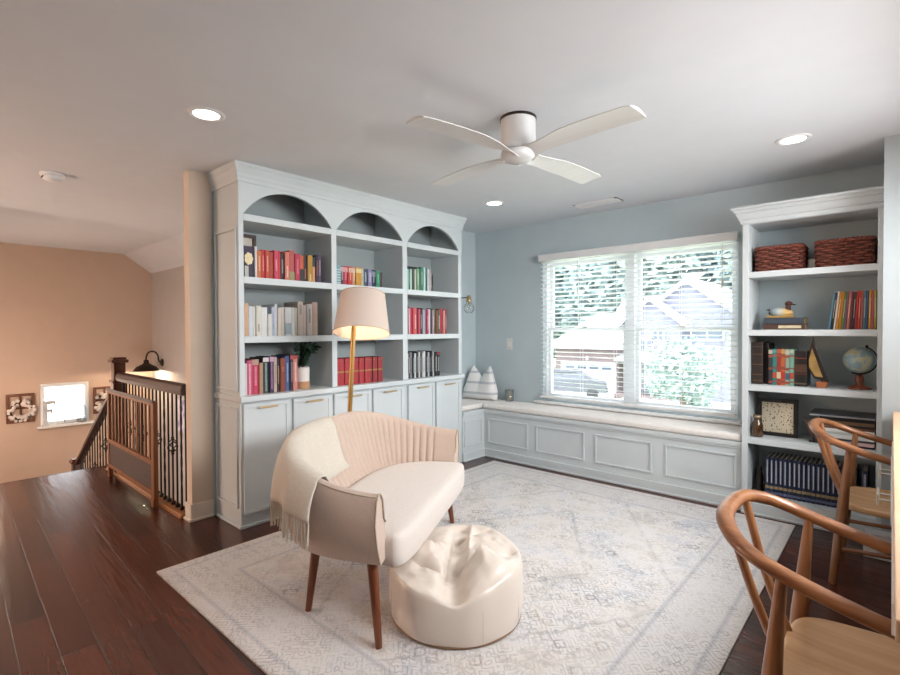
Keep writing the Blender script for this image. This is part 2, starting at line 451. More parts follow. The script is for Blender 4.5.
# stairwell far wall with its small window
SY0, SY1, SZ0, SZ1 = -3.265, -2.745, 0.095, 0.64
b = MB()
b.box(-4.8, -4.66, -4.4, SY0, -2.7, H); b.box(-4.8, -4.66, SY1, -1.75, -2.7, H)
b.box(-4.8, -4.66, SY0, SY1, -2.7, SZ0); b.box(-4.8, -4.66, SY0, SY1, SZ1, H)
struct(b.build('wall_stair_far', M_TAN))
b = MB(); b.box(-4.66, -.16, -1.95, -1.75, -2.7, H); struct(b.build('wall_stair_side', M_HGREY))
# baseboards
b = MB()
b.box(0, .016, -3.142, -2.985, 0, .12); b.box(-.09, 0, -3.142, -3.126, 0, .12)
b.box(0, .028, -3.154, -2.985, 0, .02); b.box(-.09, 0, -3.154, -3.142, 0, .02)
struct(b.build('baseboard_left', mat('cream_trim', '#dccfc2', 0.45), bevel=0.005))
b = MB(); b.box(3.575, 4.45, -.615, -.60, 0, .12); struct(b.build('baseboard_right_return', M_TRIM, bevel=0.005))

# ------------------------------------------------------------------ main window and sill
win = thing('window_1', 'white double window with two sashes each over the window seat', 'window'); struct(win)
b = MB()
b.frame('y', WX0, WX1, WZ0, WZ1, 0.03, 0.15, 0.03)
b.box(1.772, 1.852, 0.025, 0.15, WZ0, WZ1)
b.build('frame', M_VINYL, win, bevel=0.004)
for x0, x1 in ((WX0 + .03, 1.772), (1.852, WX1 - .03)):
    b = MB(); b.frame('y', x0, x1, WZ0 + .03, 1.345, 0.05, 0.085, 0.036); b.build('lower_sash', M_VINYL, win, bevel=0.004)
    b = MB(); b.frame('y', x0, x1, 1.305, WZ1 - .03, 0.09, 0.125, 0.036); b.build('upper_sash', M_VINYL, win, bevel=0.004)
    b = MB(); b.box((x0 + x1) / 2 - .03, (x0 + x1) / 2 + .03, .035, .055, 1.345, 1.36); b.build('sash_lock', M_NICKEL, win)
    b = MB(); b.box(x0 + .04, x1 - .04, 0.066, 0.069, WZ0 + .07, 1.305); b.build('pane', M_GLASS, win)
    b = MB(); b.box(x0 + .04, x1 - .04, 0.106, 0.109, 1.345, WZ1 - .07); b.build('pane', M_GLASS, win)
b = MB(); b.box(0.82, 2.727, -0.055, 0.03, 0.566, 0.59); b.box(.85, 2.70, -.03, 0, .535, .566)
struct(b.build('trim_1', M_TRIM, bevel=0.007, seg=3))

bl = thing('window_blind', 'wide white slatted blind hanging across the double window', 'blind')
b = MB(); b.box(0.893, 2.70, -0.075, -0.002, 2.022, 2.086); b.box(.888, 2.706, -.08, -.002, 2.076, 2.09); b.build('valance', M_TRIM, bl, bevel=0.004)
b = MB()
nsl = 32; z0s, z1s = 0.672, 2.005
for k in range(nsl):
    z = z0s + (z1s - z0s) * k / (nsl - 1)
    P = []
    for x in (0.912, 2.69):
        P.append([(x, -0.040 + 0.024 * t * math.cos(.2), z - 0.024 * t * math.sin(.2) + 0.002 * (1 - t * t)) for t in (-1, -.5, 0, .5, 1)])
    Q = [[(p[0], p[1], p[2] - .0025) for p in r] for r in P]
    b.grid(P); b.grid(Q, flip=True)
    b.grid([[P[0][j], Q[0][j]] for j in range(5)]); b.grid([[P[1][j], Q[1][j]] for j in range(5)])
    for j in (0, 4): b.grid([[P[0][j], P[1][j]], [Q[0][j], Q[1][j]]])
b.build('slats', mat('blind_slat_white', '#f2f3f4', 0.4, var=0.01), bl)
b = MB(); b.box(.91, 2.692, -.066, -.014, .628, .65); b.build('bottom_rail', M_TRIM, bl, bevel=0.004)
for x in (1.03, 1.36, 1.70, 1.96, 2.27, 2.59):
    b = MB()
    for y in (-.068, -.012): b.tube([(x, y, .64), (x, y, 2.03)], .0016, 5)
    b.build('ladder_cord', M_VINYL, bl)
b = MB(); b.tube([(1.345, -.078, 2.0), (1.345, -.08, 1.30)], .005, 8); b.tube([(1.345, -.08, 1.74), (1.345, -.08, 1.66)], .009, 8); b.build('tilt_wand', M_VINYL, bl)
b = MB(); b.tube([(2.60, -.078, 2.0), (2.60, -.078, 1.72)], .002, 6); b.lathe([(.003, 0), (.010, .01), (.008, .05), (.003, .06)], (2.60, -.078, 1.66), 10); b.build('pull_cord', M_NICKEL, bl)

# small stairwell window
w2 = thing('window_2', 'small square white window low on the stairwell wall', 'window'); struct(w2)
b = MB(); b.frame('x', SY0, SY1, SZ0, SZ1, -4.74, -4.655, 0.045); b.build('frame', M_VINYL, w2, bevel=0.004)
b = MB(); b.box(-4.712, -4.708, SY0 + .04, SY1 - .04, SZ0 + .04, SZ1 - .04); b.build('pane', M_GLASS, w2)
b = MB(); b.box(-4.66, -4.57, SY0 - .05, SY1 + .05, SZ0 - .03, SZ0); struct(b.build('trim_2', M_TRIM, bevel=0.006))

# ------------------------------------------------------------------ arched built-in bookcase (left wall)
FX = 0.40
YL, YR = -2.964, -0.71
BAYS = [(-2.93, -2.238), (-2.192, -1.50), (-1.443, -0.755)]
CT = 0.888
bnames = ['left', 'middle', 'right']
doors = [[(-2.95, -2.616), (-2.584, -2.262)], [(-2.235, -1.883), (-1.852, -1.516)], [(-1.456, -1.124), (-1.097, -0.753)]]
cabs = [(YL, -2.2485), (-2.2485, -1.486), (-1.486, YR)]
for i, (y0, y1) in enumerate(cabs):
    t = thing('base_cabinet', ['two-door grey base cabinet at the left end, beside the hall wall',
                               'two-door grey base cabinet in the middle, behind the gold lamp pole',
                               'two-door grey base cabinet next to the window seat'][i], 'cabinet', group='base cabinets under the arched bookcase')
    b = MB(); b.box(.004, FX, y0, y1, 0, .848)
    b.build('body', M_BUILT, t)
    if i == 0:
        b = MB(); b.frame('y', .04, .365, .13, .812, YL - .012, YL, .018); b.build('side_moulding', M_BUILT, t, bevel=0.003)
        b = MB(); b.box(0.03, FX + .012, YL - .012, YL, 0, .02); b.box(FX, FX + .012, YL - .012, y1, 0, .02); b.build('shoe_moulding', M_BUILT, t, bevel=0.004)
    for dy0, dy1 in doors[i]:
        d = MB(); d.box(FX, FX + .016, dy0 + .01, dy1 - .01, .105, .825); d.frame('x', dy0, dy1, .095, .835, FX, FX + .022, .026)
        do = d.build('door', M_BUILT, t, bevel=0.0025)
        c = (dy0 + dy1) / 2
        hb = MB(); hb.tube([(FX + .045, c - .068, .806), (FX + .045, c + .068, .806)], .006, 8)
        for q in (-.045, .045): hb.tube([(FX + .015, c + q, .806), (FX + .045, c + q, .806)], .0045, 8)
        hb.build('handle', M_BRASS, do, label='brushed brass bar handle')
b = MB(); b.box(0, FX + .04, YL - .012, YR + .005, .848, CT)
tag(b.build('countertop', M_BUILT, bevel=0.006, seg=3), 'long grey painted counter on the cabinets under the arched bookcase', 'countertop')

bc = thing('arched_bookcase', 'tall pale grey built-in bookcase with three arched bays', 'bookcase')
ZT = 2.11
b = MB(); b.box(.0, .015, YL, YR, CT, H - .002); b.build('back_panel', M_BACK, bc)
for (y0, y1), nm in (((YL, -2.93), 'side_panel'), ((-0.755, YR), 'side_panel'), ((-2.238, -2.192), 'divider'), ((-1.50, -1.443), 'divider')):
    b = MB(); b.box(.015, FX, y0, y1, CT, ZT + .32)
    p = b.build(nm, M_BUILT, bc, bevel=0.002)
    if y0 == YL:
        b = MB(); b.frame('y', .05, .375, .915, 2.02, YL - .012, YL, .018); b.build('panel_moulding', M_BUILT, p, bevel=0.003)
for (y0, y1) in BAYS:
    for zt in (2.11, 1.69, 1.289):
        b = MB(); b.box(.015, FX, y0, y1, zt - .045, zt); b.build('shelf', M_BUILT, bc, bevel=0.002)
# fascia with arches
b = MB()
cols = [(YL - .001, ZT)]
for (y0, y1) in BAYS:
    hw = (y1 - y0) / 2; rise = .188; R_ = (hw * hw + rise * rise) / (2 * rise); yc = (y0 + y1) / 2
    for k in range(33):
        y = y0 + (y1 - y0) * k / 32
        cols.append((y, ZT + math.sqrt(max(R_ * R_ - (y - yc) ** 2, 0)) - (R_ - rise)))
cols.append((YR, ZT))
ztop = H - .02
fr = [[(FX + .004, y, z), (FX + .004, y, ztop)] for y, z in cols]; bk = [[(FX - .02, y, z), (FX - .02, y, ztop)] for y, z in cols]
b.grid(fr, smooth=False); b.grid(bk, smooth=False, flip=True)
b.grid([[f_[0], k_[0]] for f_, k_ in zip(fr, bk)], smooth=False); b.grid([[f_[1], k_[1]] for f_, k_ in zip(fr, bk)], smooth=False)
b.poly([fr[0][0], fr[0][1], bk[0][1], bk[0][0]]); b.poly([fr[-1][0], fr[-1][1], bk[-1][1], bk[-1][0]])
b.build('arched_fascia', M_BUILT, bc)
prof = [(0, 2.318), (.010, 2.318), (.010, 2.342), (.014, 2.350), (.016, 2.372), (.026, 2.392), (.029, 2.400), (.029, 2.410), (.038, 2.424), (.038, 2.4395), (0, 2.4395)]
b = MB()
b.grid([[(0.0, YL - d, z), (FX + .004 + d, YL - d, z), (FX + .004 + d, YR + d, z), (0.0, YR + d, z)] for d, z in prof], smooth=False)
b.build('crown_moulding', M_BUILT, bc)

# ------------------------------------------------------------------ window bench
bn = thing('window_bench', 'long panelled grey built-in bench under the window', 'bench')
BY = -0.36; BX0 = 0.41; BX1 = 2.805
b = MB(); b.box(BX0 - .02, BX1, BY, 0, 0, .462); b.box(0, BX0, YR + .0, 0, 0, .462); b.build('body', M_BUILT, bn)
b = MB()
b.box(BX0 + .014, BX1, BY - .014, BY, 0, .085); b.box(BX0, BX0 + .014, YR, BY, 0, .085)
b.box(BX0 + .024, BX1, BY - .026, BY - .014, 0, .018); b.box(BX0 + .014, BX0 + .026, YR, BY - .014, 0, .018)
b.build('baseboard', M_BUILT, bn, bevel=0.004)
b = MB(); b.box(BX0 + .014, BX1, BY - .018, 0, .462, .50); b.box(0, BX0 + .014, YR, 0, .462, .50)
b.box(BX0 + .008, BX1, BY - .010, BY, .445, .462); b.box(BX0, BX0 + .008, YR, BY - .01, .445, .462); b.build('ledge', M_BUILT, bn, bevel=0.005)
for x0, x1 in ((.46, .955), (1.045, 1.553), (1.655, 2.155), (2.255, 2.765)):
    b = MB(); b.frame('y', x0, x1, .145, .402, BY - .010, BY, .016); b.build('panel_moulding', M_BUILT, bn, bevel=0.003)
b = MB(); b.frame('x', -.69, -.405, .145, .402, BX0, BX0 + .010, .016); b.build('panel_moulding', M_BUILT, bn, bevel=0.003)
def cushion(name, x0, x1, y0, y1, z0, z1, label):
    b = MB(); b.box(x0, x1, y0, y1, z0, z1)
    o = b.build(name, M_CUSH, bevel=0.022, seg=4)
    return tag(o, label, 'cushion', 'window seat cushions')
cushion('seat_cushion', .40, 2.80, -.385, -.004, .502, .556, 'long off-white seat cushion lying under the window')
cushion('seat_cushion', .003, .392, -.70, -.004, .502, .556, 'short off-white seat cushion in the corner, under the eared pillow')

# ------------------------------------------------------------------ right bookcase
b2 = thing('open_bookcase', 'pale grey open bookcase right of the window', 'bookcase')
GX0, GX1, GY = 2.806, 3.574, -0.40
GI0, GI1 = 2.845, 3.545
b = MB(); b.box(GX0, GX1, -.015, 0, 0, 2.15); b.build('back_panel', M_WALL, b2)
for x0, x1 in ((GX0, GI0), (GI1, GX1)):
    b = MB(); b.box(x0, x1, GY, -.015, 0, 2.15); b.build('side_panel', M_BUILT, b2, bevel=0.002)
for zt in (1.73, 1.318, .925, .545, .130):
    b = MB(); b.box(GI0, GI1, GY + .002, -.015, zt - .042, zt); b.build('shelf', M_BUILT, b2, bevel=0.002)
b = MB(); b.box(GI0, GI1, GY, -.015, 2.07, 2.15); b.build('top_rail', M_BUILT, b2)
b = MB(); b.box(GX0 + .0, GX1, GY - .014, GY, 0, .088); b.box(GX0, GX1, GY - .026, GY - .014, 0, .018); b.build('baseboard', M_BUILT, b2, bevel=0.004)
prof2 = [(0, 2.075), (.012, 2.075), (.012, 2.102), (.022, 2.104), (.022, 2.113), (.026, 2.118), (.034, 2.142), (.034, 2.149), (.046, 2.150), (.046, 2.158), (.050, 2.168), (.062, 2.174), (.062, 2.19), (0, 2.19)]
b = MB()
b.grid([[(GX0 - d, -.001, z), (GX0 - d, GY - d, z), (GX1, GY - d, z)] for d, z in prof2], smooth=False)
b.poly([(GX0, 0, 2.19), (GX0, GY, 2.19), (GX1, GY, 2.19), (GX1, 0, 2.19)])
b.build('crown_moulding', M_BUILT, b2)
# ------------------------------------------------------------------ ceiling fittings
M_LENS = mat('downlight_lens', '#ffffff', 0.5, emis=((1.0, .96, .90), 9.0))
def downlight(x, y, label, energy=12):
    t = thing('recessed_downlight', label, 'ceiling light', (x, y, H), group='recessed ceiling downlights')
    b = MB(); b.lathe([(.062, -.001), (.066, -.006), (.088, -.004), (.092, 0.0)], n=32, caps=False); b.build('trim_ring', M_TRIM, t)
    b = MB(); b.lathe([(.0001, -.003), (.062, -.003)], n=32, caps=False); b.build('lens', M_LENS, t)
    light('downlight_lamp', 'SPOT', (0, 0, -.02), energy, (1, .96, .91), parent=t, size=.06, spot_size=math.radians(135), spot_blend=0.8)
downlight(1.002, -3.404, 'round recessed ceiling light nearest the hall, left of the fan')
downlight(3.177, -.931, 'round recessed ceiling light above the open bookcase')
downlight(.996, -.953, 'small-looking round recessed ceiling light near the room corner, beyond the fan')
downlight(3.15, -3.4, 'round recessed ceiling light above the near desk chair, behind the view')

t = thing('smoke_detector', 'round white smoke detector on the hall ceiling', 'smoke detector', (-.80, -3.738, H))
b = MB(); b.lathe([(.074, 0), (.074, -.012), (.066, -.02), (.0001, -.02)], n=28, caps=False); b.build('base_plate', M_TRIM, t, bevel=.002)
b = MB(); b.lathe([(.058, -.02), (.056, -.038), (.048, -.046), (.0001, -.047)], n=28, caps=False); b.build('cover', M_TRIM, t)
b = MB()
b.box(-.03, .03, -.0605, -.055, -.034, -.026); b.build('sensor_slot', M_BLACK, t)

t = thing('ceiling_vent', 'white slotted air vent in the ceiling near the window wall', 'vent', (1.67, -.34, H))
b = MB(); b.frame('y', -.2, .2, -.006, 0, -.07, .07, .02, .0031); b.box(-.2, .2, -.075, -.055, -.008, 0); b.box(-.2, .2, .055, .075, -.008, 0); b.box(-.2, -.18, -.075, .075, -.008, 0); b.box(.18, .2, -.075, .075, -.008, 0)
b.build('frame', M_TRIM, t)
b = MB()
for k in range(9): b.obox((0, -.05 + .0125 * k, -.006), (.37, .009, .002), rotx(.5))
b.build('louvres', M_TRIM, t)
b = MB(); b.box(-.18, .18, -.055, .055, -.001, -.0002); b.build('duct_opening', M_BLACK, t)

# ceiling fan with four swept blades
fan = thing('ceiling_fan', 'white ceiling fan with four curved blades', 'ceiling fan', (2.152, -2.274, 0))
b = MB(); b.lathe([(.094, H), (.094, H - .012), (.091, H - .014), (.091, 2.285), (.084, 2.27), (.02, 2.266)], n=40); b.build('motor_housing', M_FAN, fan)
b = MB(); b.lathe([(.0945, H - .001), (.0955, H - .006), (.0955, H - .012), (.0945, H - .016)], n=40, caps=False); b.build('ceiling_collar', M_BRONZE, fan)
b = MB(); b.lathe([(.060, 2.268), (.088, 2.262), (.092, 2.250), (.088, 2.228), (.07, 2.217), (.0001, 2.214)], n=40, caps=False); b.build('hub_cap', M_FAN, fan)
for ang in (math.radians(-97), math.radians(-8), math.radians(83), math.radians(171)):
    P, Q = [], []
    nS = 26
    for i in range(nS + 1):
        s = i / nS
        r = .055 + s * .625
        # chord half-width: wide at the root, narrow neck, widening to the tip, rounded end
        hw = .040 + .034 * min(1, max(0, s - .08) / .34) ** .8
        if s < .16: hw += .022 * (1 - s / .16) ** 2
        if s > .955: hw *= .82 + .18 * math.sqrt(max(0, 1 - ((s - .955) / .046) ** 2))
        sweep = 0.0
        pitch = -.10 - .45 * max(0, 1 - s / .28) ** 2
        zc = 2.246 + .012 * math.sin(s * PI)
        row, rw2 = [], []
        for j in range(9):
            c = -1 + 2 * j / 8
            y = c * hw; z = zc + y * math.sin(pitch) + .008 * (1 - c * c)
            th = .0055 * (1 - c * c) + .0022
            row.append((r, sweep + y * math.cos(pitch), z + th)); rw2.append((r, sweep + y * math.cos(pitch), z - th))
        P.append(row); Q.append(rw2)
    m = rotz(ang)
    P = [[m @ Vector(p) for p in r] for r in P]; Q = [[m @ Vector(p) for p in r] for r in Q]
    b = MB(); b.grid(P); b.grid(Q, flip=True)
    for j in (0, 8): b.grid([[P[i][j], Q[i][j]] for i in range(nS + 1)])
    for i in (0, nS): b.grid([[P[i][j], Q[i][j]] for j in range(9)])
    b.build('blade', M_FAN, fan)

b = MB(); b.lathe([(.062, 2.2685), (.0765, 2.2675), (.0765, 2.262), (.062, 2.261)], n=40, caps=False); b.build('hub_ring', M_BRONZE, fan)

# ------------------------------------------------------------------ hall: railing, gate, lamp, pictures
rl = thing('stair_railing', 'dark wooden railing with iron balusters beside the hall floor edge', 'railing')
b = MB(); b.box(-2.0, -.1, -3.165, -3.075, 0.0, .028); b.box(-2.0, -.1, -3.175, -3.15, .0, .012); b.build('base_rail', M_SHOE, rl, bevel=.006)
b = MB()
b.prism([(-1.70, -3.152, .868), (-1.70, -3.088, .868), (-1.70, -3.08, .90), (-1.70, -3.088, .935), (-1.70, -3.105, .948), (-1.70, -3.135, .948), (-1.70, -3.152, .935), (-1.70, -3.16, .90)], (1.60, 0, 0))
b.build('handrail', M_RAIL, rl, bevel=.006)
def newel(b, x, y, z0, z1):
    b.box(x - .052, x + .052, y - .052, y + .052, z0, z1 - .22)
    b.box(x - .062, x + .062, y - .062, y + .062, z1 - .24, z1 - .21)
    b.box(x - .048, x + .048, y - .048, y + .048, z1 - .22, z1 - .05)
    b.box(x - .068, x + .068, y - .068, y + .068, z1 - .05, z1 - .02)
    b.box(x - .055, x + .055, y - .055, y + .055, z1 - .02, z1)
b = MB(); newel(b, -1.74, -3.12, 0.028, 1.085); b.build('newel_post', M_NEWEL, rl, bevel=.006)
def baluster(x, y, z0, z1, kind, parent):
    b = MB(); 
    if kind == 1:
        n = 40
        P = []
        for i in range(n + 1):
            z = z0 + (z1 - z0) * i / n; a = (i - n / 2) * .32 if abs(i - n / 2) < n * .36 else (n * .36 * .32 * (1 if i > n / 2 else -1))
            P.append([(x + .0078 * math.cos(a + q), y + .0078 * math.sin(a + q), z) for q in (PI / 4, 3 * PI / 4, 5 * PI / 4, 7 * PI / 4)])
        b.grid(P, cv=True, smooth=False)
    else: b.box(x - .0052, x + .0052, y - .0052, y + .0052, z0, z1)
    b.box(x - .013, x + .013, y - .013, y + .013, z0, z0 + .025)
    o = b.build('baluster', M_BLACK, parent)
    if kind == 2:
        k = MB(); zc = (z0 + z1) / 2 + .02
        for q in range(4):
            k.tube([(x + .036 * math.sin(PI * u / 10) * math.cos(q * PI / 2 + u * .35), y + .036 * math.sin(PI * u / 10) * math.sin(q * PI / 2 + u * .35), zc - .055 + .011 * u) for u in range(11)], .0042, 5)
        k.ell((x, y, zc - .06), (.012, .012, .008)); k.ell((x, y, zc + .06), (.012, .012, .008))
        k.build('basket_knuckle', M_BLACK, o)
xs = [-.12 - .086 * k for k in range(18)]
for k, x in enumerate(xs): baluster(x, -3.12, .028, .868, (0, 1, 0, 2)[k % 4], rl)

st = thing('stair_handrail', 'dark handrail with balusters going down the stairs past the gate', 'handrail')
b = MB()
def slope(x): return .80 + (x + 1.79) * .645
b.prism([(-1.81, -3.15, slope(-1.81) + .06), (-1.81, -3.09, slope(-1.81) + .06), (-1.81, -3.085, slope(-1.81)), (-1.81, -3.155, slope(-1.81))], (-1.54, 0, -1.54 * .645))
b.build('rail', M_RAIL, st, bevel=.008)
b = MB(); newel(b, -3.42, -3.12, -1.1, -.145); b.build('newel_post', M_NEWEL, st, bevel=.005)
for k in range(14):
    x = -1.89 - .105 * k
    baluster(x, -3.12, -.18 * math.ceil((-x - 2.15) / .22) if x < -2.15 else 0.0, slope(x), (0, 1, 0, 2)[k % 4], st)

gt = thing('stair_gate', 'brown wooden slatted safety gate standing against the stair railing', 'gate')
GYY = -3.20
b = MB(); b.box(-1.735, -1.69, GYY - .014, GYY + .014, .085, .80); b.box(-.55, -.485, GYY - .016, GYY + .016, .06, .80)
b.box(-1.69, -.55, GYY - .014, GYY + .014, .762, .80); b.box(-1.69, -.55, GYY - .014, GYY + .014, .31, .345); b.box(-1.69, -.55, GYY - .014, GYY + .014, .085, .115)
b.build('frame', M_GATE, gt, bevel=.004)
b = MB()
b.box(-1.69, -.55, GYY - .008, GYY + .006, .115, .31); b.build('lower_panel', M_GATED, gt)
b = MB(); b.box(-1.735, -.485, GYY - .019, GYY - .012, .785, .808); b.build('top_cap', M_GATED, gt)
for k in range(11):
    x = -1.65 + .1 * k
    b = MB(); b.box(x + .01, x + .042, GYY - .005, GYY + .005, .345, .762); b.build('slat', M_GATE, gt, bevel=.003)
b = MB(); b.box(-.545, -.49, GYY - .02, GYY + .016, 0.001, .062); b.box(-1.735, -1.69, GYY - .016, GYY + .016, 0.001, .09); b.build('foot', M_GATE, gt)

# gooseneck wall lamp
gl = thing('gooseneck_wall_lamp', 'dark bronze gooseneck lamp on the stairwell wall', 'wall lamp')
LX, LY, LZ = -4.22, -1.95, .875
b = MB(); b.lathe([(.055, 0), (.055, .012), (.04, .022), (.018, .03), (.0001, .031)], (LX, LY, LZ), 20, rotx(PI / 2), caps=False); b.build('back_plate', M_BRONZE, gl)
SYc = LY - .21
arc = [(LX, LY - .02, LZ), (LX, LY - .05, LZ + .03), (LX, LY - .06, LZ + .10), (LX, LY - .09, LZ + .15), (LX, LY - .135, LZ + .165), (LX, LY - .185, LZ + .145), (LX, SYc, LZ + .08), (LX, SYc, LZ + .03)]
b = MB(); b.tube(smooth_path(arc, 5), .011, 8); b.build('arm', M_BRONZE, gl)
b = MB(); b.lathe([(.02, .05), (.032, .045), (.036, .0), (.07, -.02), (.125, -.05), (.163, -.10), (.166, -.105), (.158, -.10), (.115, -.045), (.03, -.005), (.0001, 0)], (LX, SYc, LZ), 28, caps=False); b.build('shade', M_BRONZE, gl)
b = MB(); b.ell((LX, SYc, LZ - .05), (.03, .03, .04)); b.build('bulb', mat('lit_warm_bulb', '#fff2dd', .4, emis=((1, .75, .45), 12.0)), gl)
light('gooseneck_light', 'POINT', (LX, SYc + .02, LZ - .085), 22, (1, .76, .52), size=.02).parent = gl

# window-frame pictures with cotton wreaths
M_FR = wood('rustic_frame_wood', '#5a3624', '#84543a', 2, .6)
M_COT = mat('cotton_white', '#e3dad4', .95, var=.1, scale=50, bump=.3, bscale=150)
def wreath_frame(y0, y1, z0, z1, label, right):
    t = thing('wall_frame', label, 'frame', group='rustic frames beside the stair window')
    X = -4.657
    b = MB(); b.frame('x', y0, y1, z0, z1, X, X + .03, .032)
    b.box(X, X + .02, (y0 + y1) / 2 - .012, (y0 + y1) / 2 + .012, z0 + .03, z1 - .03); b.box(X, X + .02, y0 + .03, y1 - .03, (z0 + z1) / 2 - .012, (z0 + z1) / 2 + .012)
    b.build('frame', M_FR, t, bevel=.003)
    rng = random.Random(3 if right else 5)
    b = MB(); cy, cz = (y0 + y1) / 2 + .0, (z0 + z1) / 2 - .03
    R_ = .105
    for k in range(34):
        a = rng.uniform(0, 2 * PI); r = R_ + rng.uniform(-.03, .03); s = rng.uniform(.018, .03)
        b.ell((X + .045 + rng.uniform(-.008, .015), cy + r * math.cos(a), cz + r * math.sin(a)), (s, s, s), nu=5, nv=7)
    b.build('cotton_wreath', M_COT, t)
    b = MB(); b.tube([(X + .04, cy + R_ * math.cos(q), cz + R_ * math.sin(q)) for q in [2 * PI * i / 24 for i in range(24)]], .012, 6, closed=True); b.build('twig_ring', M_BRONZE, t)
wreath_frame(-3.605, -3.325, .17, .535, 'brown wooden frame with a white cotton wreath, left of the small stair window', False)
wreath_frame(-2.695, -2.43, .18, .55, 'brown wooden frame with a white wreath, right of the small stair window', True)

t = thing('letter_ornament', 'grey block letter F standing on the stair window sill', 'ornament')
X = -4.625
b = MB(); b.box(X, X + .03, -3.245, -3.20, SZ0, .42); b.box(X, X + .03, -3.20, -3.115, .375, .42); b.box(X, X + .03, -3.13, -3.115, .335, .375); b.box(X, X + .03, -3.20, -3.15, .27, .31); b.box(X, X + .03, -3.165, -3.15, .245, .27)
b.box(X - .005, X + .035, -3.26, -3.185, SZ0, SZ0 + .02)
b.build('letter', mat('weathered_grey', '#c6cacc', .7, var=.15), t, bevel=.003)
t = thing('wire_ornament', 'small dark wavy wire ornament in the middle of the stair window sill', 'ornament')
b = MB(); b.tube(smooth_path([(X, -3.10, .225), (X, -3.06, .23), (X, -3.02, .215), (X, -2.97, .22), (X, -2.94, .235), (X, -2.915, .235)], 5), .007, 6); b.tube([(X, -3.02, SZ0), (X, -3.02, .215)], .004, 6); b.build('wire', M_BRONZE, t)
b = MB(); b.box(X - .02, X + .02, -3.10, -2.92, SZ0, SZ0 + .018); b.build('stand', mat('weathered_grey', '#9aa0a2'), t)
t = thing('glass_bottle', 'stout clear glass bottle at the right end of the stair window sill', 'bottle')
b = MB(); b.lathe([(.001, SZ0 + .001), (.05, SZ0 + .002), (.055, SZ0 + .02), (.055, .29), (.045, .32), (.022, .335), (.022, .37), (.027, .375)], (X, -2.835, 0), 20, caps=False); b.build('bottle', glassy('grey_bottle_glass', (.72, .76, .78), .3), t)

t = thing('wall_canvas', 'lilac and white canvas on the stairwell wall behind the balusters', 'picture')
b = MB(); b.box(-3.55, -3.0, -1.985, -1.952, -.02, .42); b.build('canvas_edge', M_TRIM, t)
b = MB(); b.box(-3.55, -3.0, -1.9865, -1.985, -.02, .42)
m, nt, bs = newmat('lilac_flowers_print')
nz = N(nt, 'ShaderNodeTexVoronoi', Scale=9.0); nt.links.new(N(nt, 'ShaderNodeTexCoord').outputs['Object'], nz.inputs['Vector'])
nt.links.new(ramp(nt, nz.outputs['Distance'], [(.1, lin('#7d6fb0')), (.35, lin('#b9b2d6')), (.6, lin('#e8e6ee'))]), bs.inputs['Base Color'])
b.build('print', m, t)

# ------------------------------------------------------------------ rug
RX0, RX1, RY0, RY1 = .632, 3.145, -3.545, -.476
t = MB()
hx, hy = (RX1 - RX0) / 2, (RY1 - RY0) / 2
nx, ny = 50, 60
def rz_(x, y):
    z = .009
    z += .006 * math.exp(-((y - (.005 + hy - 1.515 - .0)) / .012) ** 2) if x > .1 else 0
    return z
P = [[(-hx + 2 * hx * i / nx, -hy + 2 * hy * j / ny, .009) for j in range(ny + 1)] for i in range(nx + 1)]
# a soft fold line left by the rug's packing
fold = -.01
t.grid(P)
edge = [P[i][0] for i in range(nx + 1)] + [P[nx][j] for j in range(1, ny + 1)] + [P[i][ny] for i in range(nx - 1, -1, -1)] + [P[0][j] for j in range(ny - 1, 0, -1)]
t.grid([[p, (p[0], p[1], .0005)] for p in edge], cu=True)
rug = t.build('area_rug', rug_mat(hx, hy)); WORLD_BUILT.remove(rug)
rug.location = ((RX0 + RX1) / 2, (RY0 + RY1) / 2, 0); rug.rotation_euler = (0, 0, math.radians(.2))
tag(rug, 'large faded cream and grey patterned area rug on the dark floor', 'rug')

# ------------------------------------------------------------------ settee (local x = along the seat, y = towards the back)
so = thing('settee', 'curved two-seat oatmeal settee with channelled back and walnut legs', 'settee', (1.741, -2.553, .0095), math.radians(117.6))
A_, B_, EX = .712, .640, 2 / 3.1
def plan(th):
    c, s = math.cos(th), math.sin(th)
    return Vector((-A_ * math.copysign(abs(c) ** EX, c), B_ * abs(s) ** EX, 0))
def plan_n(th):
    e = 1e-3; th_ = min(max(th, .02), PI - .02)
    d = plan(th_ + e) - plan(th_ - e); d.normalize()
    n = Vector((d.y, -d.x, 0))
    return n if n.dot(plan(th_) - Vector((0, .2, 0))) > 0 else -n
def topz(th):
    return .640 + .168 * (math.sin(th) ** 1.15)
ths = [PI * i / 240 for i in range(241)]
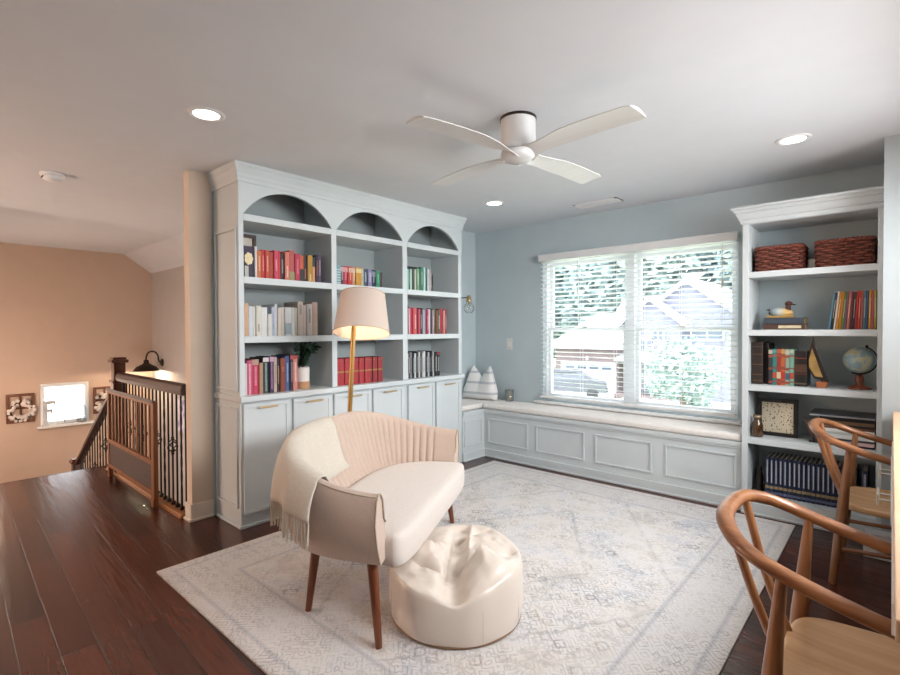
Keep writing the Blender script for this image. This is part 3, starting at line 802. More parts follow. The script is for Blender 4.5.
# resample by arc length for even channels
pl = [plan(t_) for t_ in ths]; cum = [0]
for i in range(1, 241): cum.append(cum[-1] + (pl[i] - pl[i - 1]).length)
def th_at(s):
    s *= cum[-1]
    for i in range(240):
        if cum[i + 1] >= s:
            f_ = (s - cum[i]) / max(cum[i + 1] - cum[i], 1e-9); return ths[i] + (ths[i + 1] - ths[i]) * f_
    return PI
NCH = 44
def shell_profile(s, rib=True):
    th = th_at(s); p = plan(th); n = plan_n(th); h = topz(th)
    if s < .03 or s > .97: n = Vector((-1 if s < .5 else 1, 0, 0))
    kk = math.sin(th) ** 2
    ch = abs(math.sin(s * NCH * PI)) ** .6 * .012 if (.06 < s < .94 and rib) else .010
    out = []
    for off, z in ((-.085, .335), (-.050, .332), (-.036, .345), (-.004, .43), (.014, .52), (.008, h - .08), (-.004, h - .03), (-.012, h - .010), (-.024, h), (-.040, h - .002), (-.052, h - .014)):
        out.append(p + n * off + Vector((0, 0, z)))
    for off, z in ((-.066, h - .04), (-.078 - .014 * kk, h - .12), (-.095 - .055 * kk, .50), (-.11 - .085 * kk, .42), (-.11 - .085 * kk, .34)):
        out.append(p + n * (off - ch + .006) + Vector((0, 0, z)))
    return out
nS = NCH * 8
P = [shell_profile(i / nS) for i in range(nS + 1)]
b = MB(); b.grid(P, cv=True)
b.poly(P[0], True); b.poly(P[-1], True)
shell = b.build('shell_backrest', M_SOFA, so)
# piping on the arm fronts and along the top seam
b = MB()
for r in (P[0], P[-1]): b.tube([p + Vector((0, -.004, 0)) for p in r[1:14]], .004, 6)
b.tube([r[7] for r in P], .0028, 5)
b.build('seam_piping', fabric('piping_shade', '#b7a593'), so)
# seat cushion
def seat_curve(k, n=120):
    t_ = 2 * PI * k / n
    c, s = math.cos(t_), math.sin(t_)
    if s >= 0: return Vector((.612 * math.copysign(abs(c) ** .7, c), -.02 + .468 * s ** .74, 0))
    return Vector((.618 * math.copysign(abs(c) ** .30, c) * (1 - .02 * abs(s)), -.02 - .075 * abs(s) ** .55, 0))
ring = [seat_curve(k) for k in range(120)]
cen = Vector((0, .17, 0))
P = []
for sc_, z in ((.90, .300), (.975, .302), (.995, .315), (1.0, .36), (1.0, .405), (.992, .425), (.975, .438), (.94, .446), (.8, .452), (.5, .456), (.2, .457), (.02, .457)):
    P.append([cen + (p - cen) * sc_ + Vector((0, 0, z)) for p in ring])
b = MB(); b.grid(P, cv=True); b.poly(P[0], True); b.poly(P[-1], True)
b.build('seat', M_SEATF, so)
for (x0, y0, x1, y1) in ((-.685, .0, -.635, .05), (.685, .035, .635, .07), (-.51, .43, -.47, .40), (.51, .46, .47, .42)):
    b = MB(); b.tube([(x0, y0, 0), (x1, y1, .345)], [.0145, .025], 14); b.build('leg', M_LEG, so)
b = MB(); b.box(-.50, .50, .03, .40, .305, .335); b.build('seat_frame', M_BLACK, so)

# throw draped over the near back corner of the settee
th_o = thing('throw_blanket', 'cream fringed throw draped over the back corner of the settee', 'blanket', so.location.copy(), so.rotation_euler.z)
s0, s1 = .12, .50
def throw_row(u):
    """points across: inside bottom, up over the top, down outside"""
    s = s0 + (s1 - s0) * u
    th = th_at(s); p = plan(th); n = plan_n(th); h = topz(th)
    wv = math.sin(u * 21) * .5 + math.sin(u * 43 + 1) * .3
    drop = .515 + .02 * math.sin(u * 7) + .04 * u
    out = []
    for off, z in ((-.150 - .03 * u, .52 + .02 * u), (-.125 - .02 * u, .58), (-.112, h - .12), (-.098, h - .07), (-.086, h - .03), (-.062, h + .004), (-.034, h + .010), (-.004, h + .002), (.010, h - .03)):
        out.append(p + n * (off) + Vector((0, 0, z + .002 * wv)))
    for k in range(1, 9):
        f_ = k / 8
        z = (h - .03) + (drop - h + .03) * f_
        out.append(p + n * (.016 + .022 * math.sin(f_ * PI * .6) + .012 * f_ + .020 * wv * f_) + Vector((0, 0, z)))
    return out
nU = 110
P = [throw_row(i / nU) for i in range(nU + 1)]
b = MB(); b.grid(P)
tw = b.build('cloth', M_THROW, th_o)
sd = tw.modifiers.new('thickness', 'SOLIDIFY'); sd.thickness = .007; sd.offset = 0
b = MB(); rng = random.Random(2)
for i in range(0, nU + 1, 2):
    a = P[i][-1]
    for q in range(2):
        d = Vector((rng.uniform(-.008, .008), rng.uniform(-.008, .008), 0))
        L_ = rng.uniform(.095, .125)
        b.tube([a, a + d * .5 + Vector((0, 0, -.5 * L_)), a + d + Vector((0, 0, -L_))], [.0035, .003, .0022], 5)
b.build('fringe', M_THROW, th_o)

# ------------------------------------------------------------------ pouf
pf = thing('leather_pouf', 'pearl cream leather pouf with a slumped creased top', 'pouf', (2.112, -2.735, .0095))
nP, Rp = 176, .313
camdir = math.atan2(-4.472 + 2.70, 3.652 - 2.062)          # towards the viewing side of the room
def gs(x, w_): return math.exp(-(x / w_) ** 2)
def angd(a, c):
    d = (a - c + PI) % (2 * PI) - PI
    return d
def rim(phi):
    a = angd(phi, camdir)          # 0 = front, + = counter-clockwise (photo right)
    z = .222 + .055 * (1 - math.cos(a)) / 2
    z += .030 * gs(angd(a, .95), .55) - .030 * gs(angd(a, .0), .22) - .004 * gs(angd(a, -.5), .4) + .02 * gs(angd(a, 2.6), .6)
    return z
def pouf_top(r, phi):
    a = angd(phi, camdir); x = r * math.sin(a); y = r * math.cos(a)      # x right, y to the front, unit disc
    z = .232 + (rim(phi) - .232) * r ** 1.2 + .050 * (1 - r) ** 1.2
    # folds: a tilted facet from the back centre to the front, lobes either side, sharp pinched creases
    def cr(t_, w_): return math.exp(-abs(t_) / w_)
    vx = x + .02 + .10 * y
    z -= .050 * gs(vx - .04, .17) * (.5 + .5 * min(1, max(0, y + 1)))
    z -= .030 * cr(vx + .10, .04) * gs(y - .1, .75) * (1 - r ** 6)
    z += .034 * cr(vx - .20, .03) * gs(y + .45, .45)
    z += .060 * gs(x - .45, .30) * gs(y - .42, .26) - .060 * cr(y - .12 + .42 * (x - .35), .04) * gs(x - .48, .36)
    z += .034 * cr(y - .30 + .45 * (x - .35), .05) * gs(x - .42, .34)
    z += .036 * gs(x + .52, .24) * gs(y + .02, .30) - .046 * cr(y - .22 - .55 * (x + .5), .05) * gs(x + .48, .30)
    z += .018 * cr(y + .10 - .35 * (x + .5), .05) * gs(x + .45, .28)
    z -= .036 * cr(y + .22 - .30 * x, .03) * gs(x - .42, .32) + .032 * cr(y + .52 + .35 * x, .04) * gs(x - .25, .36)
    z += .014 * cr(y + .38 - .05 * x, .05) * gs(x - .35, .35)
    z -= .020 * cr(y + .45 - .5 * (x + .35), .04) * gs(x + .35, .3)
    q_ = Vector((x, y, 0)); w1 = noise.noise(q_ * 1.9 + Vector((5.1, 2.2, 0))) * .35
    z -= (  .026 * abs(noise.noise(Vector((x * 2.1 + w1, y * 2.1 - w1, 1.7)))) + .012 * abs(noise.noise(Vector((x * 4.6 - w1, y * 4.6 + w1, 6.1)))) - .012) * (1 - r ** 5)
    z += .004 * noise.noise(Vector((x * 3.2, y * 3.2, 1.3))) + .006 * noise.noise(Vector((x * 7, y * 7, 4)))
    return z
P = []
prof = [(.90, .0), (.945, .004), (.965, .018), (.985, .06), (.998, .12), (1.0, .5), (.995, .85), (.975, .97)]
for i in range(nP):
    phi = 2 * PI * i / nP; zr = rim(phi); row = []
    row.append(Vector((0, 0, .0)))
    for k, (rs, zf) in enumerate(prof):
        z = zf if k < 4 else zr * zf if k > 4 else .12
        if k >= 4: z = {4: .10, 5: .10 + (zr - .10) * .4, 6: .10 + (zr - .10) * .8, 7: zr - .004}[k]
        rr = Rp * (rs + .006 * math.sin(phi * 8))
        row.append(Vector((rr * math.cos(phi), rr * math.sin(phi), z)))
    for k in range(44):
        r = .955 * (1 - k / 44.0) + .0005
        zt = pouf_top(r, phi)
        if k < 5: zt = zt * (.3 + .14 * k) + (zr + .001 * k) * (.7 - .14 * k)
        row.append(Vector((Rp * r * math.cos(phi), Rp * r * math.sin(phi), max(zt, .06))))
    row.append(Vector((0, 0, pouf_top(.0, camdir))))
    P.append(row)
b = MB(); b.grid(P, cu=True)
b.build('body', M_POUF, pf)
b = MB()
b.tube([(Rp * .945 * math.cos(q), Rp * .945 * math.sin(q), .008) for q in [2 * PI * i / 72 for i in range(72)]], .006, 6, closed=True)
b.build('bottom_seam', mat('pouf_seam_brown', '#8a6a50', .6), pf)
b = MB()
for a in (.35, 1.05, -1.2): 
    q = camdir + a
    b.tube([(Rp * 1.004 * math.cos(q), Rp * 1.004 * math.sin(q), .02 + .02 * k + (rim(q) - .17) * .0) for k in range(8)], .0009, 5)
b.build('side_stitching', mat('pouf_stitch', '#c4b4a4', .5), pf)

# ------------------------------------------------------------------ floor lamp
fl = thing('floor_lamp', 'slim gold floor lamp with a pale drum shade behind the settee', 'lamp')
LXY = (.922, -2.352)
b = MB(); b.lathe([(.0001, .0095), (.13, .0095), (.132, .02), (.125, .028), (.02, .034), (.0001, .034)], (.822, -2.437, 0), 36, caps=False); b.build('base', M_GOLD, fl)
b = MB(); b.tube([(.822, -2.437, .03), (.878, -2.392, 1.34), (.895, -2.378, 1.49)], [.0165, .0155, .011], 14); b.build('pole', M_GOLD, fl)
b = MB(); sh = [(.196, 1.315), (.152, 1.60)]
n = 48
KT = Matrix.Rotation(math.radians(15), 3, Vector((-.741, -.671, 0))); KC = Vector((LXY[0], LXY[1], 1.44))
def kt(p): return KC + KT @ (Vector(p) - KC)
Po = [[kt((LXY[0] + r * math.cos(q), LXY[1] + r * math.sin(q), z)) for q in [2 * PI * j / n for j in range(n)]] for r, z in ((.190, 1.303), (.177, 1.395), (.163, 1.49), (.151, 1.578))]
Pi_ = [[kt((LXY[0] + (r - .003) * math.cos(q), LXY[1] + (r - .003) * math.sin(q), z)) for q in [2 * PI * j / n for j in range(n)]] for r, z in ((.190, 1.303), (.177, 1.395), (.163, 1.49), (.151, 1.578))]
b.grid(Po, cv=True); b.grid(Pi_, cv=True, flip=True)
b.grid([[Po[0][j], Pi_[0][j]] for j in range(n)], cu=True); b.grid([[Po[3][j], Pi_[3][j]] for j in range(n)], cu=True)
m, nt, bs = newmat('linen_lampshade')
bs.inputs['Base Color'].default_value = lin('#d8c9be'); bs.inputs['Roughness'].default_value = .9
tr = N(nt, 'ShaderNodeBsdfTranslucent'); tr.inputs[0].default_value = lin('#f0d9c2')
mx = N(nt, 'ShaderNodeMixShader'); mx.inputs[0].default_value = .15
nt.links.new(bs.outputs[0], mx.inputs[1]); nt.links.new(tr.outputs[0], mx.inputs[2]); nt.links.new(mx.outputs[0], nt.nodes['Material Output'].inputs[0])
wv = N(nt, 'ShaderNodeTexNoise', Scale=260.0); nt.links.new(N(nt, 'ShaderNodeTexCoord').outputs['Object'], wv.inputs['Vector']); bumpn(nt, bs, wv.outputs['Fac'], .2, .002)
b.build('shade', m, fl)
for r in (Po[0], Po[3]):
    b = MB(); b.tube(r, .003, 6, closed=True); b.build('shade_trim', fabric('shade_trim', '#c9a98e'), fl)
b = MB()
for k in range(3):
    q = k * 2.094 + .4
    b.tube([(.915, -2.36, 1.555), kt((LXY[0] + .154 * math.cos(q), LXY[1] + .154 * math.sin(q), 1.57))], .0025, 6)
b.tube([(.895, -2.378, 1.47), (.918, -2.356, 1.59)], .004, 8); b.ell((.92, -2.354, 1.598), (.009, .009, .011)); b.build('shade_spider', M_GOLD, fl)
b = MB(); b.ell((.905, -2.37, 1.45), (.03, .03, .042)); b.build('bulb', MATS['lit_warm_bulb'], fl)
light('floor_lamp_light', 'POINT', (.915, -2.362, 1.40), 3.5, (1, .80, .56), size=.035).parent = fl

# ------------------------------------------------------------------ desk
dk = thing('built_in_desk', 'long white desk with a pale oak top and drawers at the right edge', 'desk', (3.6225, -.625, 0), math.radians(0.55))
DL = 2.75
b = MB(); b.box(0.0, .75, -DL, 0, .805, .845); b.build('top', M_OAK, dk, bevel=.003)
b = MB(); b.box(.012, .73, -DL + .03, -.0, .735, .805); b.build('apron', M_TRIM, dk)
b = MB(); b.box(-.004, .006, -DL + .16, -.78, .742, .803); b.build('edge_rail', M_TRIM, dk)
for yc in (-.98, -1.41):
    d = MB(); d.box(-.006, .012, yc - .195, yc + .195, .66, .735); do = d.build('drawer_front', M_TRIM, dk, bevel=.002)
    h = MB(); h.box(-.046, -.038, yc - .055, yc + .055, .68, .72)
    for q in (-.04, .04): h.tube([(-.04, yc + q, .70), (-.004, yc + q, .70)], .004, 8)
    h.build('handle', M_NICKEL, do, bevel=.002, label='pale brass plate pull')
b = MB(); b.box(.012, .6, -1.62, -.77, .66, .735); b.build('drawer_box', M_TRIM, dk)
for y in (-.09, -DL + .09):
    b = MB(); b.tube([(.05, y, 0), (.05, y, .735)], [.016, .022], 10); b.build('leg', M_TRIM, dk)
    b = MB(); b.tube([(.68, y, 0), (.68, y, .735)], [.016, .022], 10); b.build('leg', M_TRIM, dk)

# ------------------------------------------------------------------ wishbone-backed chairs
def make_chair(label):
    t = thing('desk_chair', label, 'chair', (3.40, -.97, 0), group='bentwood desk chairs')
    half = smooth_path([(-.108, 0, .785), (-.105, .07, .784), (-.09, .145, .777), (-.05, .215, .758), (.0, .248, .737), (.06, .258, .716), (.15, .262, .690), (.25, .262, .665), (.33, .258, .648)], 5)
    path = [Vector((p.x, -p.y, p.z)) for p in reversed(half)] + half[1:]
    k = len(path)
    rr = [.0205 + .003 * (1 - abs(2 * i / (k - 1) - 1)) for i in range(k)]
    b = MB(); b.tube(path, rr, 14, up=(0, 0, 1), flat=(.86, 1.05)); b.build('arm_rail', M_CHAIRX, t)
    for s in (-1, 1):
        b = MB(); b.tube(smooth_path([(0, s * .262, 0), (.018, s * .258, .20), (.038, s * .252, .40), (.05, s * .251, .56), (.062, s * .250, .715)], 4),
                         [.018 + (.0245 - .018) * min(1, i / 8) - max(0, i - 8) * .0016 for i in range(17)], 12); b.build('back_leg', M_CHAIR, t)
        b = MB(); b.tube([(.415, s * .235, 0), (.41, s * .232, .25), (.40, s * .228, .395)], [.015, .02, .02], 12); b.build('front_leg', M_CHAIR, t)
        b = MB(); b.tube(smooth_path([(.035, s * .075, .395), (-.03, s * .085, .56), (-.09, s * .105, .768)], 4), .0105, 8, flat=(1.25, .8)); b.build('back_spindle', M_CHAIR, t)
        b = MB(); b.tube([(.02, s * .255, .185), (.41, s * .233, .205)], .0115, 10); b.build('side_stretcher', M_CHAIRX, t)
    b = MB(); b.tube([(.02, -.25, .28), (.02, .25, .28)], .011, 10); b.build('rear_stretcher', wood('chair_beech_cross', '#8a4f2a', '#b57444', 1, .33, .8), t)
    b = MB(); b.tube([(.412, -.23, .30), (.412, .23, .30)], .011, 10); b.build('front_stretcher', MATS['chair_beech_cross'], t)
    # saddle seat
    n = 72; ringp = []
    for i in range(n):
        q = 2 * PI * i / n; c, s = math.cos(q), math.sin(q)
        x = .232 + .205 * math.copysign(abs(c) ** .42, c); yw = .235 + .018 * (x - .2) / .2
        ringp.append(Vector((x, yw * math.copysign(abs(s) ** .42, s), 0)))
    cn = Vector((.232, 0, 0)); P = []
    for sc_, z in ((.93, .378), (.985, .380), (1.0, .388), (1.0, .402), (.985, .410), (.93, .411), (.75, .407), (.5, .402), (.25, .400), (.01, .399)):
        P.append([cn + (p - cn) * sc_ + Vector((0, 0, z)) for p in ringp])
    b = MB(); b.grid(P, cv=True); b.poly(P[0]); b.poly(P[-1], True); b.build('seat', M_SEATW, t)
    return t
ch = make_chair('bentwood wooden desk chair pulled up near the open bookcase')
dup(ch, (3.375, -2.75, 0), 'bentwood wooden desk chair in the foreground at the right edge')
# ------------------------------------------------------------------ books
ORD = ['first', 'second', 'third', 'fourth', 'fifth', 'sixth', 'seventh', 'eighth', 'ninth', 'tenth', 'eleventh', 'twelfth', 'thirteenth',
       'fourteenth', 'fifteenth', 'sixteenth', 'seventeenth', 'eighteenth', 'nineteenth', 'twentieth', 'twenty-first']
M_GILT = mat('gilt_band', '#c8a55c', .4, metal=.5, var=.1)
def title_mat(key, c):
    """small broken-up lettering on a spine"""
    nm = 'spine_print_' + key
    if nm in MATS: return MATS[nm]
    return mat(nm, c, .6, var=.25, scale=90, stretch=(.6, .6, 2.2))
def book(name, label, group, wd, h, dp, col, loc, rz, tilt=0.0, title=None, bands=(), rough=.55, split=None):
    dl = [v * .78 for v in lin(col)[:3]]
    cm = mat('cover_' + col.strip('#'), dl, rough, var=.05, scale=30)
    o_ = MB(); n = 5
    tb = min(.003, wd * .16)
    # rounded spine and two boards in one cover
    P = []
    for z in (0, h):
        row = []
        for i in range(n + 1):
            a = PI * i / n
            row.append((wd / 2 - wd / 2 * math.cos(a), -.0035 * math.sin(a), z))
        P.append(row)
    o_.grid(P); o_.grid([[P[0][i], (P[0][i][0], .004, 0)] for i in range(n + 1)], smooth=False); o_.grid([[P[1][i], (P[1][i][0], .004, h)] for i in range(n + 1)], smooth=False)
    o_.box(0, tb, 0, dp, 0, h); o_.box(wd - tb, wd, 0, dp, 0, h); o_.box(tb, wd - tb, 0.001, .004, 0, h)
    c = o_.build(name, cm, fix=False); WORLD_BUILT.remove(c)
    p = MB(); p.box(tb, wd - tb, .004, dp - .004, .003, h - .004); p.build('pages', M_PAGES, c)
    if title:
        t0, t1, tc = title; tl_ = [.45 * a_ + .55 * b_ for a_, b_ in zip(lin(tc)[:3], dl)]
        p = MB(); p.box(wd * .34, wd * .66, -.0045, .0, h * t0, h * t1); p.build('spine_title', title_mat(col.strip('#') + tc.strip('#'), tl_), c)
    for (z0, z1, bc_) in bands:
        p = MB(); p.box(.0004, wd - .0004, -.0042, .0, h * z0, h * z1); p.build('spine_band', mat('band_' + bc_.strip('#'), [v * .75 for v in lin(bc_)[:3]], .5), c)
    c.location = loc; c.rotation_euler = (0, tilt, rz)
    tag(c, label, 'book', group)
    return c
XS = .365     # spine plane of the books in the arched bookcase
def row_left(y_edges, items, z, phrase, group, depth=.20, xs=None):
    """items: (height, colour, colour name, title, bands)"""
    for i, it in enumerate(items):
        y0, y1 = y_edges[i], y_edges[i + 1]
        h, c, cn = it[:3]; title = it[3] if len(it) > 3 else None; bands = it[4] if len(it) > 4 else ()
        tilt = it[5] if len(it) > 5 else 0
        book('book', f'{cn} book, {ORD[i]} from left, {phrase}', group, (y1 - y0) - .0015, h, min(depth, h * .78), c,
             ((xs or XS) - .012 * ((i * 37) % 5) / 5, y0 + .0007, z + .0005), PI / 2, tilt, title, bands)
T1 = (.25, .80)
def tt(c, a=.25, b_=.8): return (a, b_, c)
# --- left bay
fr_ = thing('picture_frame', 'dark framed picture leaning behind the red books, upper shelf of left bay', 'frame')
b = MB(); fo = Matrix.Rotation(-.10, 3, 'Y')
def lean(b, y0, y1, z0, z1, x, th, wd, m_, parent, name):
    bb = MB(); bb.frame('x', y0, y1, z0, z1, x, x + th, wd); return bb.build(name, m_, parent, bevel=.002)
lean(None, -2.925, -2.70, 1.691, 2.03, .10, .02, .026, mat('dark_frame_wood', '#38201a', .4), fr_, 'frame')
bb = MB(); bb.box(.10, .108, -2.91, -2.725, 1.716, 2.005); bb.build('mat_board', mat('cream_print', '#d8cfc2', .8, var=.1, scale=20), fr_)
ye = [-2.838, -2.819, -2.786, -2.758, -2.729, -2.695, -2.662, -2.644, -2.61, -2.575, -2.53, -2.489, -2.457, -2.424, -2.381, -2.357, -2.333]
it = [(.215, '#e9e2dc', 'white'), (.19, '#d9763f', 'orange', tt('#f0cfae')), (.20, '#cf3a3c', 'red', tt('#f0b0a8')), (.20, '#d95545', 'coral', tt('#f3c8b8')), (.19, '#b8482e', 'rust orange'),
      (.205, '#d94a66', 'pink red', tt('#f2b8c4', .3, .7)), (.205, '#d83c4c', 'bright red'), (.185, '#2f2226', 'black', tt('#c9b8a8')), (.205, '#e0806e', 'salmon', tt('#f6e0d2', .1, .5)), (.22, '#c25a58', 'dusty red', None, ((0, .3, '#a59a68'),)),
      (.20, '#c03352', 'crimson', tt('#e58a9a')), (.19, '#d8623f', 'orange and black', None, ((0, .48, '#2b2024'),)), (.195, '#332228', 'dark brown', tt('#d98a68', .1, .5)), (.20, '#b98a2e', 'mustard', tt('#efe0b0', .05, .3)), (.19, '#e0a37a', 'peach', None, ((.62, 1, '#26364a'),)), (.205, '#20202e', 'black and navy', tt('#c06a60')) ]
ye.append(-2.305); it.append((.215, '#5a3c62', 'purple', tt('#d8c0c8')))
row_left(ye, it, 1.69, 'red row, upper shelf, left arched bay', 'red and orange books on the upper shelf of the left bay')
c = book('book', 'dark purple book with a pale flower on its cover, upper shelf of left bay', None, .078, .21, .17, '#3a2a44', (.372, -2.92, 1.6905), PI / 2)
p = MB()
for q in range(7): p.ell((.036 + .019 * math.cos(q * .9), -.0045, .125 + .026 * math.sin(q * .9)), (.013, .002, .018), nu=5, nv=8)
p.ell((.036, -.005, .125), (.012, .003, .014), nu=5, nv=8); p.build('cover_flower', mat('cream_flower', '#e6d6ae', .7), c)
p = MB(); p.box(.008, .034, -.0045, 0, .002, .075); p.build('cover_label', mat('cover_grey', '#b9b9b4', .7), c)

ye = [-2.925, -2.882, -2.852, -2.830, -2.794, -2.745, -2.716, -2.691, -2.67, -2.644, -2.614, -2.565, -2.535, -2.511, -2.465, -2.437, -2.39, -2.341]
it = [(.225, '#dbb391', 'tan'), (.205, '#d8e0ea', 'pale blue'), (.205, '#e6e4dc', 'white'), (.21, '#e2dfd0', 'ivory', tt('#2a2a2a', .15, .4)), (.20, '#ebebe9', 'bright white'), (.155, '#e8e6e0', 'short white'),
      (.205, '#c6cfe2', 'pale lilac blue', tt('#8890a8')), (.225, '#e4e6ea', 'tall white'), (.20, '#e2d8d0', 'cream'), (.205, '#e4dccc', 'yellowish cream'), (.205, '#dde0e4', 'pale grey', None, ((.05, .45, '#a9bcc8'),)),
      (.205, '#e6e2dc', 'off-white'), (.205, '#c8cfc2', 'sage'), (.25, '#d9c8be', 'tall beige', tt('#6e4a3c', .62, .92)), (.225, '#e6d6d0', 'pale pink'), (.235, '#e6dfdd', 'white and pink', tt('#3a3a3a', .4, .85)), (.25, '#d9bdac', 'tall blush')]
row_left(ye, it, 1.289, 'white row, middle shelf, left arched bay', 'white books on the middle shelf of the left bay')

ye = [-2.927, -2.898, -2.859, -2.811, -2.783, -2.737, -2.704, -2.678, -2.653, -2.614, -2.578, -2.552, -2.515]
it = [(.215, '#dedada', 'pale grey'), (.235, '#cf5a7c', 'rose pink', tt('#f0c4d0', .0, .9)), (.24, '#c93a5c', 'deep pink', tt('#e79aac'), ((.84, 1, '#c2a08c'),)), (.215, '#b58f6e', 'kraft brown'), (.25, '#2c2b38', 'black and mint', tt('#9fc4b8', .05, .85), ((.88, 1, '#e8dfe0'),)),
      (.255, '#33264a', 'dark violet', tt('#c98ac0', .1, .85), ((.86, 1, '#d9a8c8'),)), (.25, '#c8b2a2', 'beige', tt('#7a5a48')), (.235, '#30242a', 'dark', tt('#c9a89a')), (.24, '#8e3d28', 'rust brown', tt('#c07a50', .6, .75)), (.255, '#4a5f94', 'blue', tt('#b4c0dc')), (.26, '#3a2a30', 'maroon black', tt('#c8a8a0'), ((.88, 1, '#b84a50'),)), (.255, '#d98a86', 'salmon pink', tt('#f0d0c8'), ((.9, 1, '#b84038'),))]
row_left(ye, it, CT, 'on the counter beside the potted plant', 'mixed books on the counter shelf of the left bay')

# --- middle bay
ye = [-2.172, -2.13, -2.098, -2.056, -2.014, -1.981, -1.926, -1.899, -1.857, -1.815, -1.772, -1.729, -1.70]
it = [(.15, '#7ab0b8', 'teal striped', None, tuple((k * .14 + .05, k * .14 + .10, '#d8e2e0') for k in range(6))), (.148, '#5a3850', 'plum', tt('#e8c8d0'), ((.7, .95, '#d8b0b8'),)), (.15, '#c0344a', 'crimson', tt('#e89aa0'), ((.68, .93, '#e8b0a8'),)), (.15, '#c43a30', 'red', tt('#f0b8a0'), ((.68, .93, '#ecc0b0'),)),
      (.148, '#cf9a6e', 'tan', tt('#f0dcc0'), ((.7, .93, '#e6cbb0'),)), (.15, '#d99a35', 'golden yellow', None, ((.7, .93, '#ecd49a'),)), (.145, '#c9c8a8', 'pale olive', tt('#9a9c78')), (.145, '#4a5570', 'slate blue', tt('#c9d0dc')), (.147, '#8f88b0', 'lavender', tt('#e0dcec')), (.145, '#2c2c4a', 'navy', tt('#b8b8cc'), ((.6, .9, '#8c8c98'),)), (.14, '#1f8a64', 'emerald green', tt('#8ad0b4')), (.13, '#4a2824', 'dark brown')]
row_left(ye, it, 1.69, 'rainbow row, upper shelf, middle arched bay', 'small colourful books on the upper shelf of the middle bay', depth=.11)
n = 17; y0, y1 = -2.178, -1.70
ye = [y0 + (y1 - y0) * k / n for k in range(n + 1)]
it = [(.212, '#b8323c' if k < 12 else '#9c2830', 'red gilt-banded', None, ((.47, .53, '#b98a4a'), (.90, .915, '#a86a40'))) for k in range(n)]
row_left(ye, it, CT, 'red set on the counter behind the lamp', 'matching red books on the counter shelf of the middle bay', depth=.15)

# --- right bay
ye = [-1.425, -1.395, -1.372, -1.346, -1.318, -1.296, -1.262, -1.236, -1.205, -1.178, -1.160, -1.13, -1.098]
it = [(.185, '#a8d8c0', 'mint'), (.19, '#2f6f5c', 'dark green', tt('#8fc4b0')), (.19, '#d0e4dc', 'pale mint'), (.195, '#4a5c58', 'grey green'), (.19, '#d8dcc0', 'cream green'), (.20, '#7fae86', 'leaf green', tt('#d8e8d4')), (.195, '#52584e', 'olive grey'),
      (.22, '#2e8c72', 'jade green', tt('#c8f0e0')), (.215, '#bfe4d8', 'tall pale mint'), (.215, '#27404a', 'dark teal'), (.205, '#c8d2d2', 'silver grey', tt('#8c9a9c')), (.20, '#b8a8ac', 'mauve grey')]
row_left(ye, it, 1.69, 'green row, upper shelf, right arched bay', 'green books on the upper shelf of the right bay')
b = MB(); b.box(.16, .35, -1.395, -1.25, 1.888, 1.905)
o = b.build('book', mat('cover_0c1f22', '#0c1f22', .5), bevel=.002); tag(o, 'dark flat book lying on top of the green books, right arched bay', 'book')
lt = thing('brass_lantern', 'small brass lantern box beside the green books, over a block of painted shadow', 'ornament')
b = MB(); cy, cx = -1.02, .20
for sx in (-1, 1):
    for sy in (-1, 1): b.box(cx + sx * .045 - .004, cx + sx * .045 + .004, cy + sy * .055 - .004, cy + sy * .055 + .004, 1.745, 1.87)
b.frame('x', cy - .059, cy + .059, 1.745, 1.87, cx - .049, cx - .041, .008); b.frame('x', cy - .059, cy + .059, 1.745, 1.87, cx + .041, cx + .049, .008)
b.build('cage', M_BRASS, lt)
b = MB(); b.box(cx - .03, cx + .03, cy - .04, cy + .04, 1.753, 1.85); b.build('core', mat('dark_amber', '#4a3a20', .3), lt)
b = MB(); b.box(cx - .05, cx + .05, cy - .05, cy + .05, 1.691, 1.745); b.build('block', mat('shadow_block', '#3a3432', .6), lt)  # dark block added where the lantern's shadow lies

ye = [-1.422, -1.40, -1.378, -1.352, -1.332, -1.29, -1.268, -1.247, -1.219, -1.191, -1.166, -1.142, -1.115, -1.092, -1.07, -1.043, -1.015, -.977, -.94, -.912, -.885]
cols_ = [('#241c22', 'black'), ('#e8b0b8', 'blush pink'), ('#dc5a72', 'raspberry'), ('#b83244', 'dark red'), ('#e06a68', 'coral'), ('#8c2a36', 'wine'), ('#d84a6a', 'hot pink'), ('#2a2026', 'black'), ('#b0b4bc', 'silver'), ('#8c6a80', 'mauve'), ('#c83a5a', 'cerise'), ('#e4d4dc', 'pale lilac'),
         ('#1e1e2c', 'navy black'), ('#b8a0b0', 'grey mauve'), ('#6c6a40', 'olive'), ('#7a4438', 'brick'), ('#5a5a3a', 'moss'), ('#b82c40', 'scarlet'), ('#d09a8a', 'dusty pink'), ('#a01c3a', 'claret')]
it = [(.225 + .022 * ((k * 7) % 5) / 5, c_, nm_, tt('#f0d8d8', .2, .75) if k % 3 == 1 else None) for k, (c_, nm_) in enumerate(cols_)]
it[0] = (.262, '#241c22', 'tall black')
row_left(ye, it, 1.289, 'pink row, middle shelf, right arched bay', 'pink and red books on the middle shelf of the right bay')
ye = [-1.42, -1.405, -1.377, -1.35, -1.327, -1.30, -1.276, -1.251, -1.229, -1.207, -1.18, -1.154, -1.13, -1.11, -1.087, -1.064, -1.027, -.985]
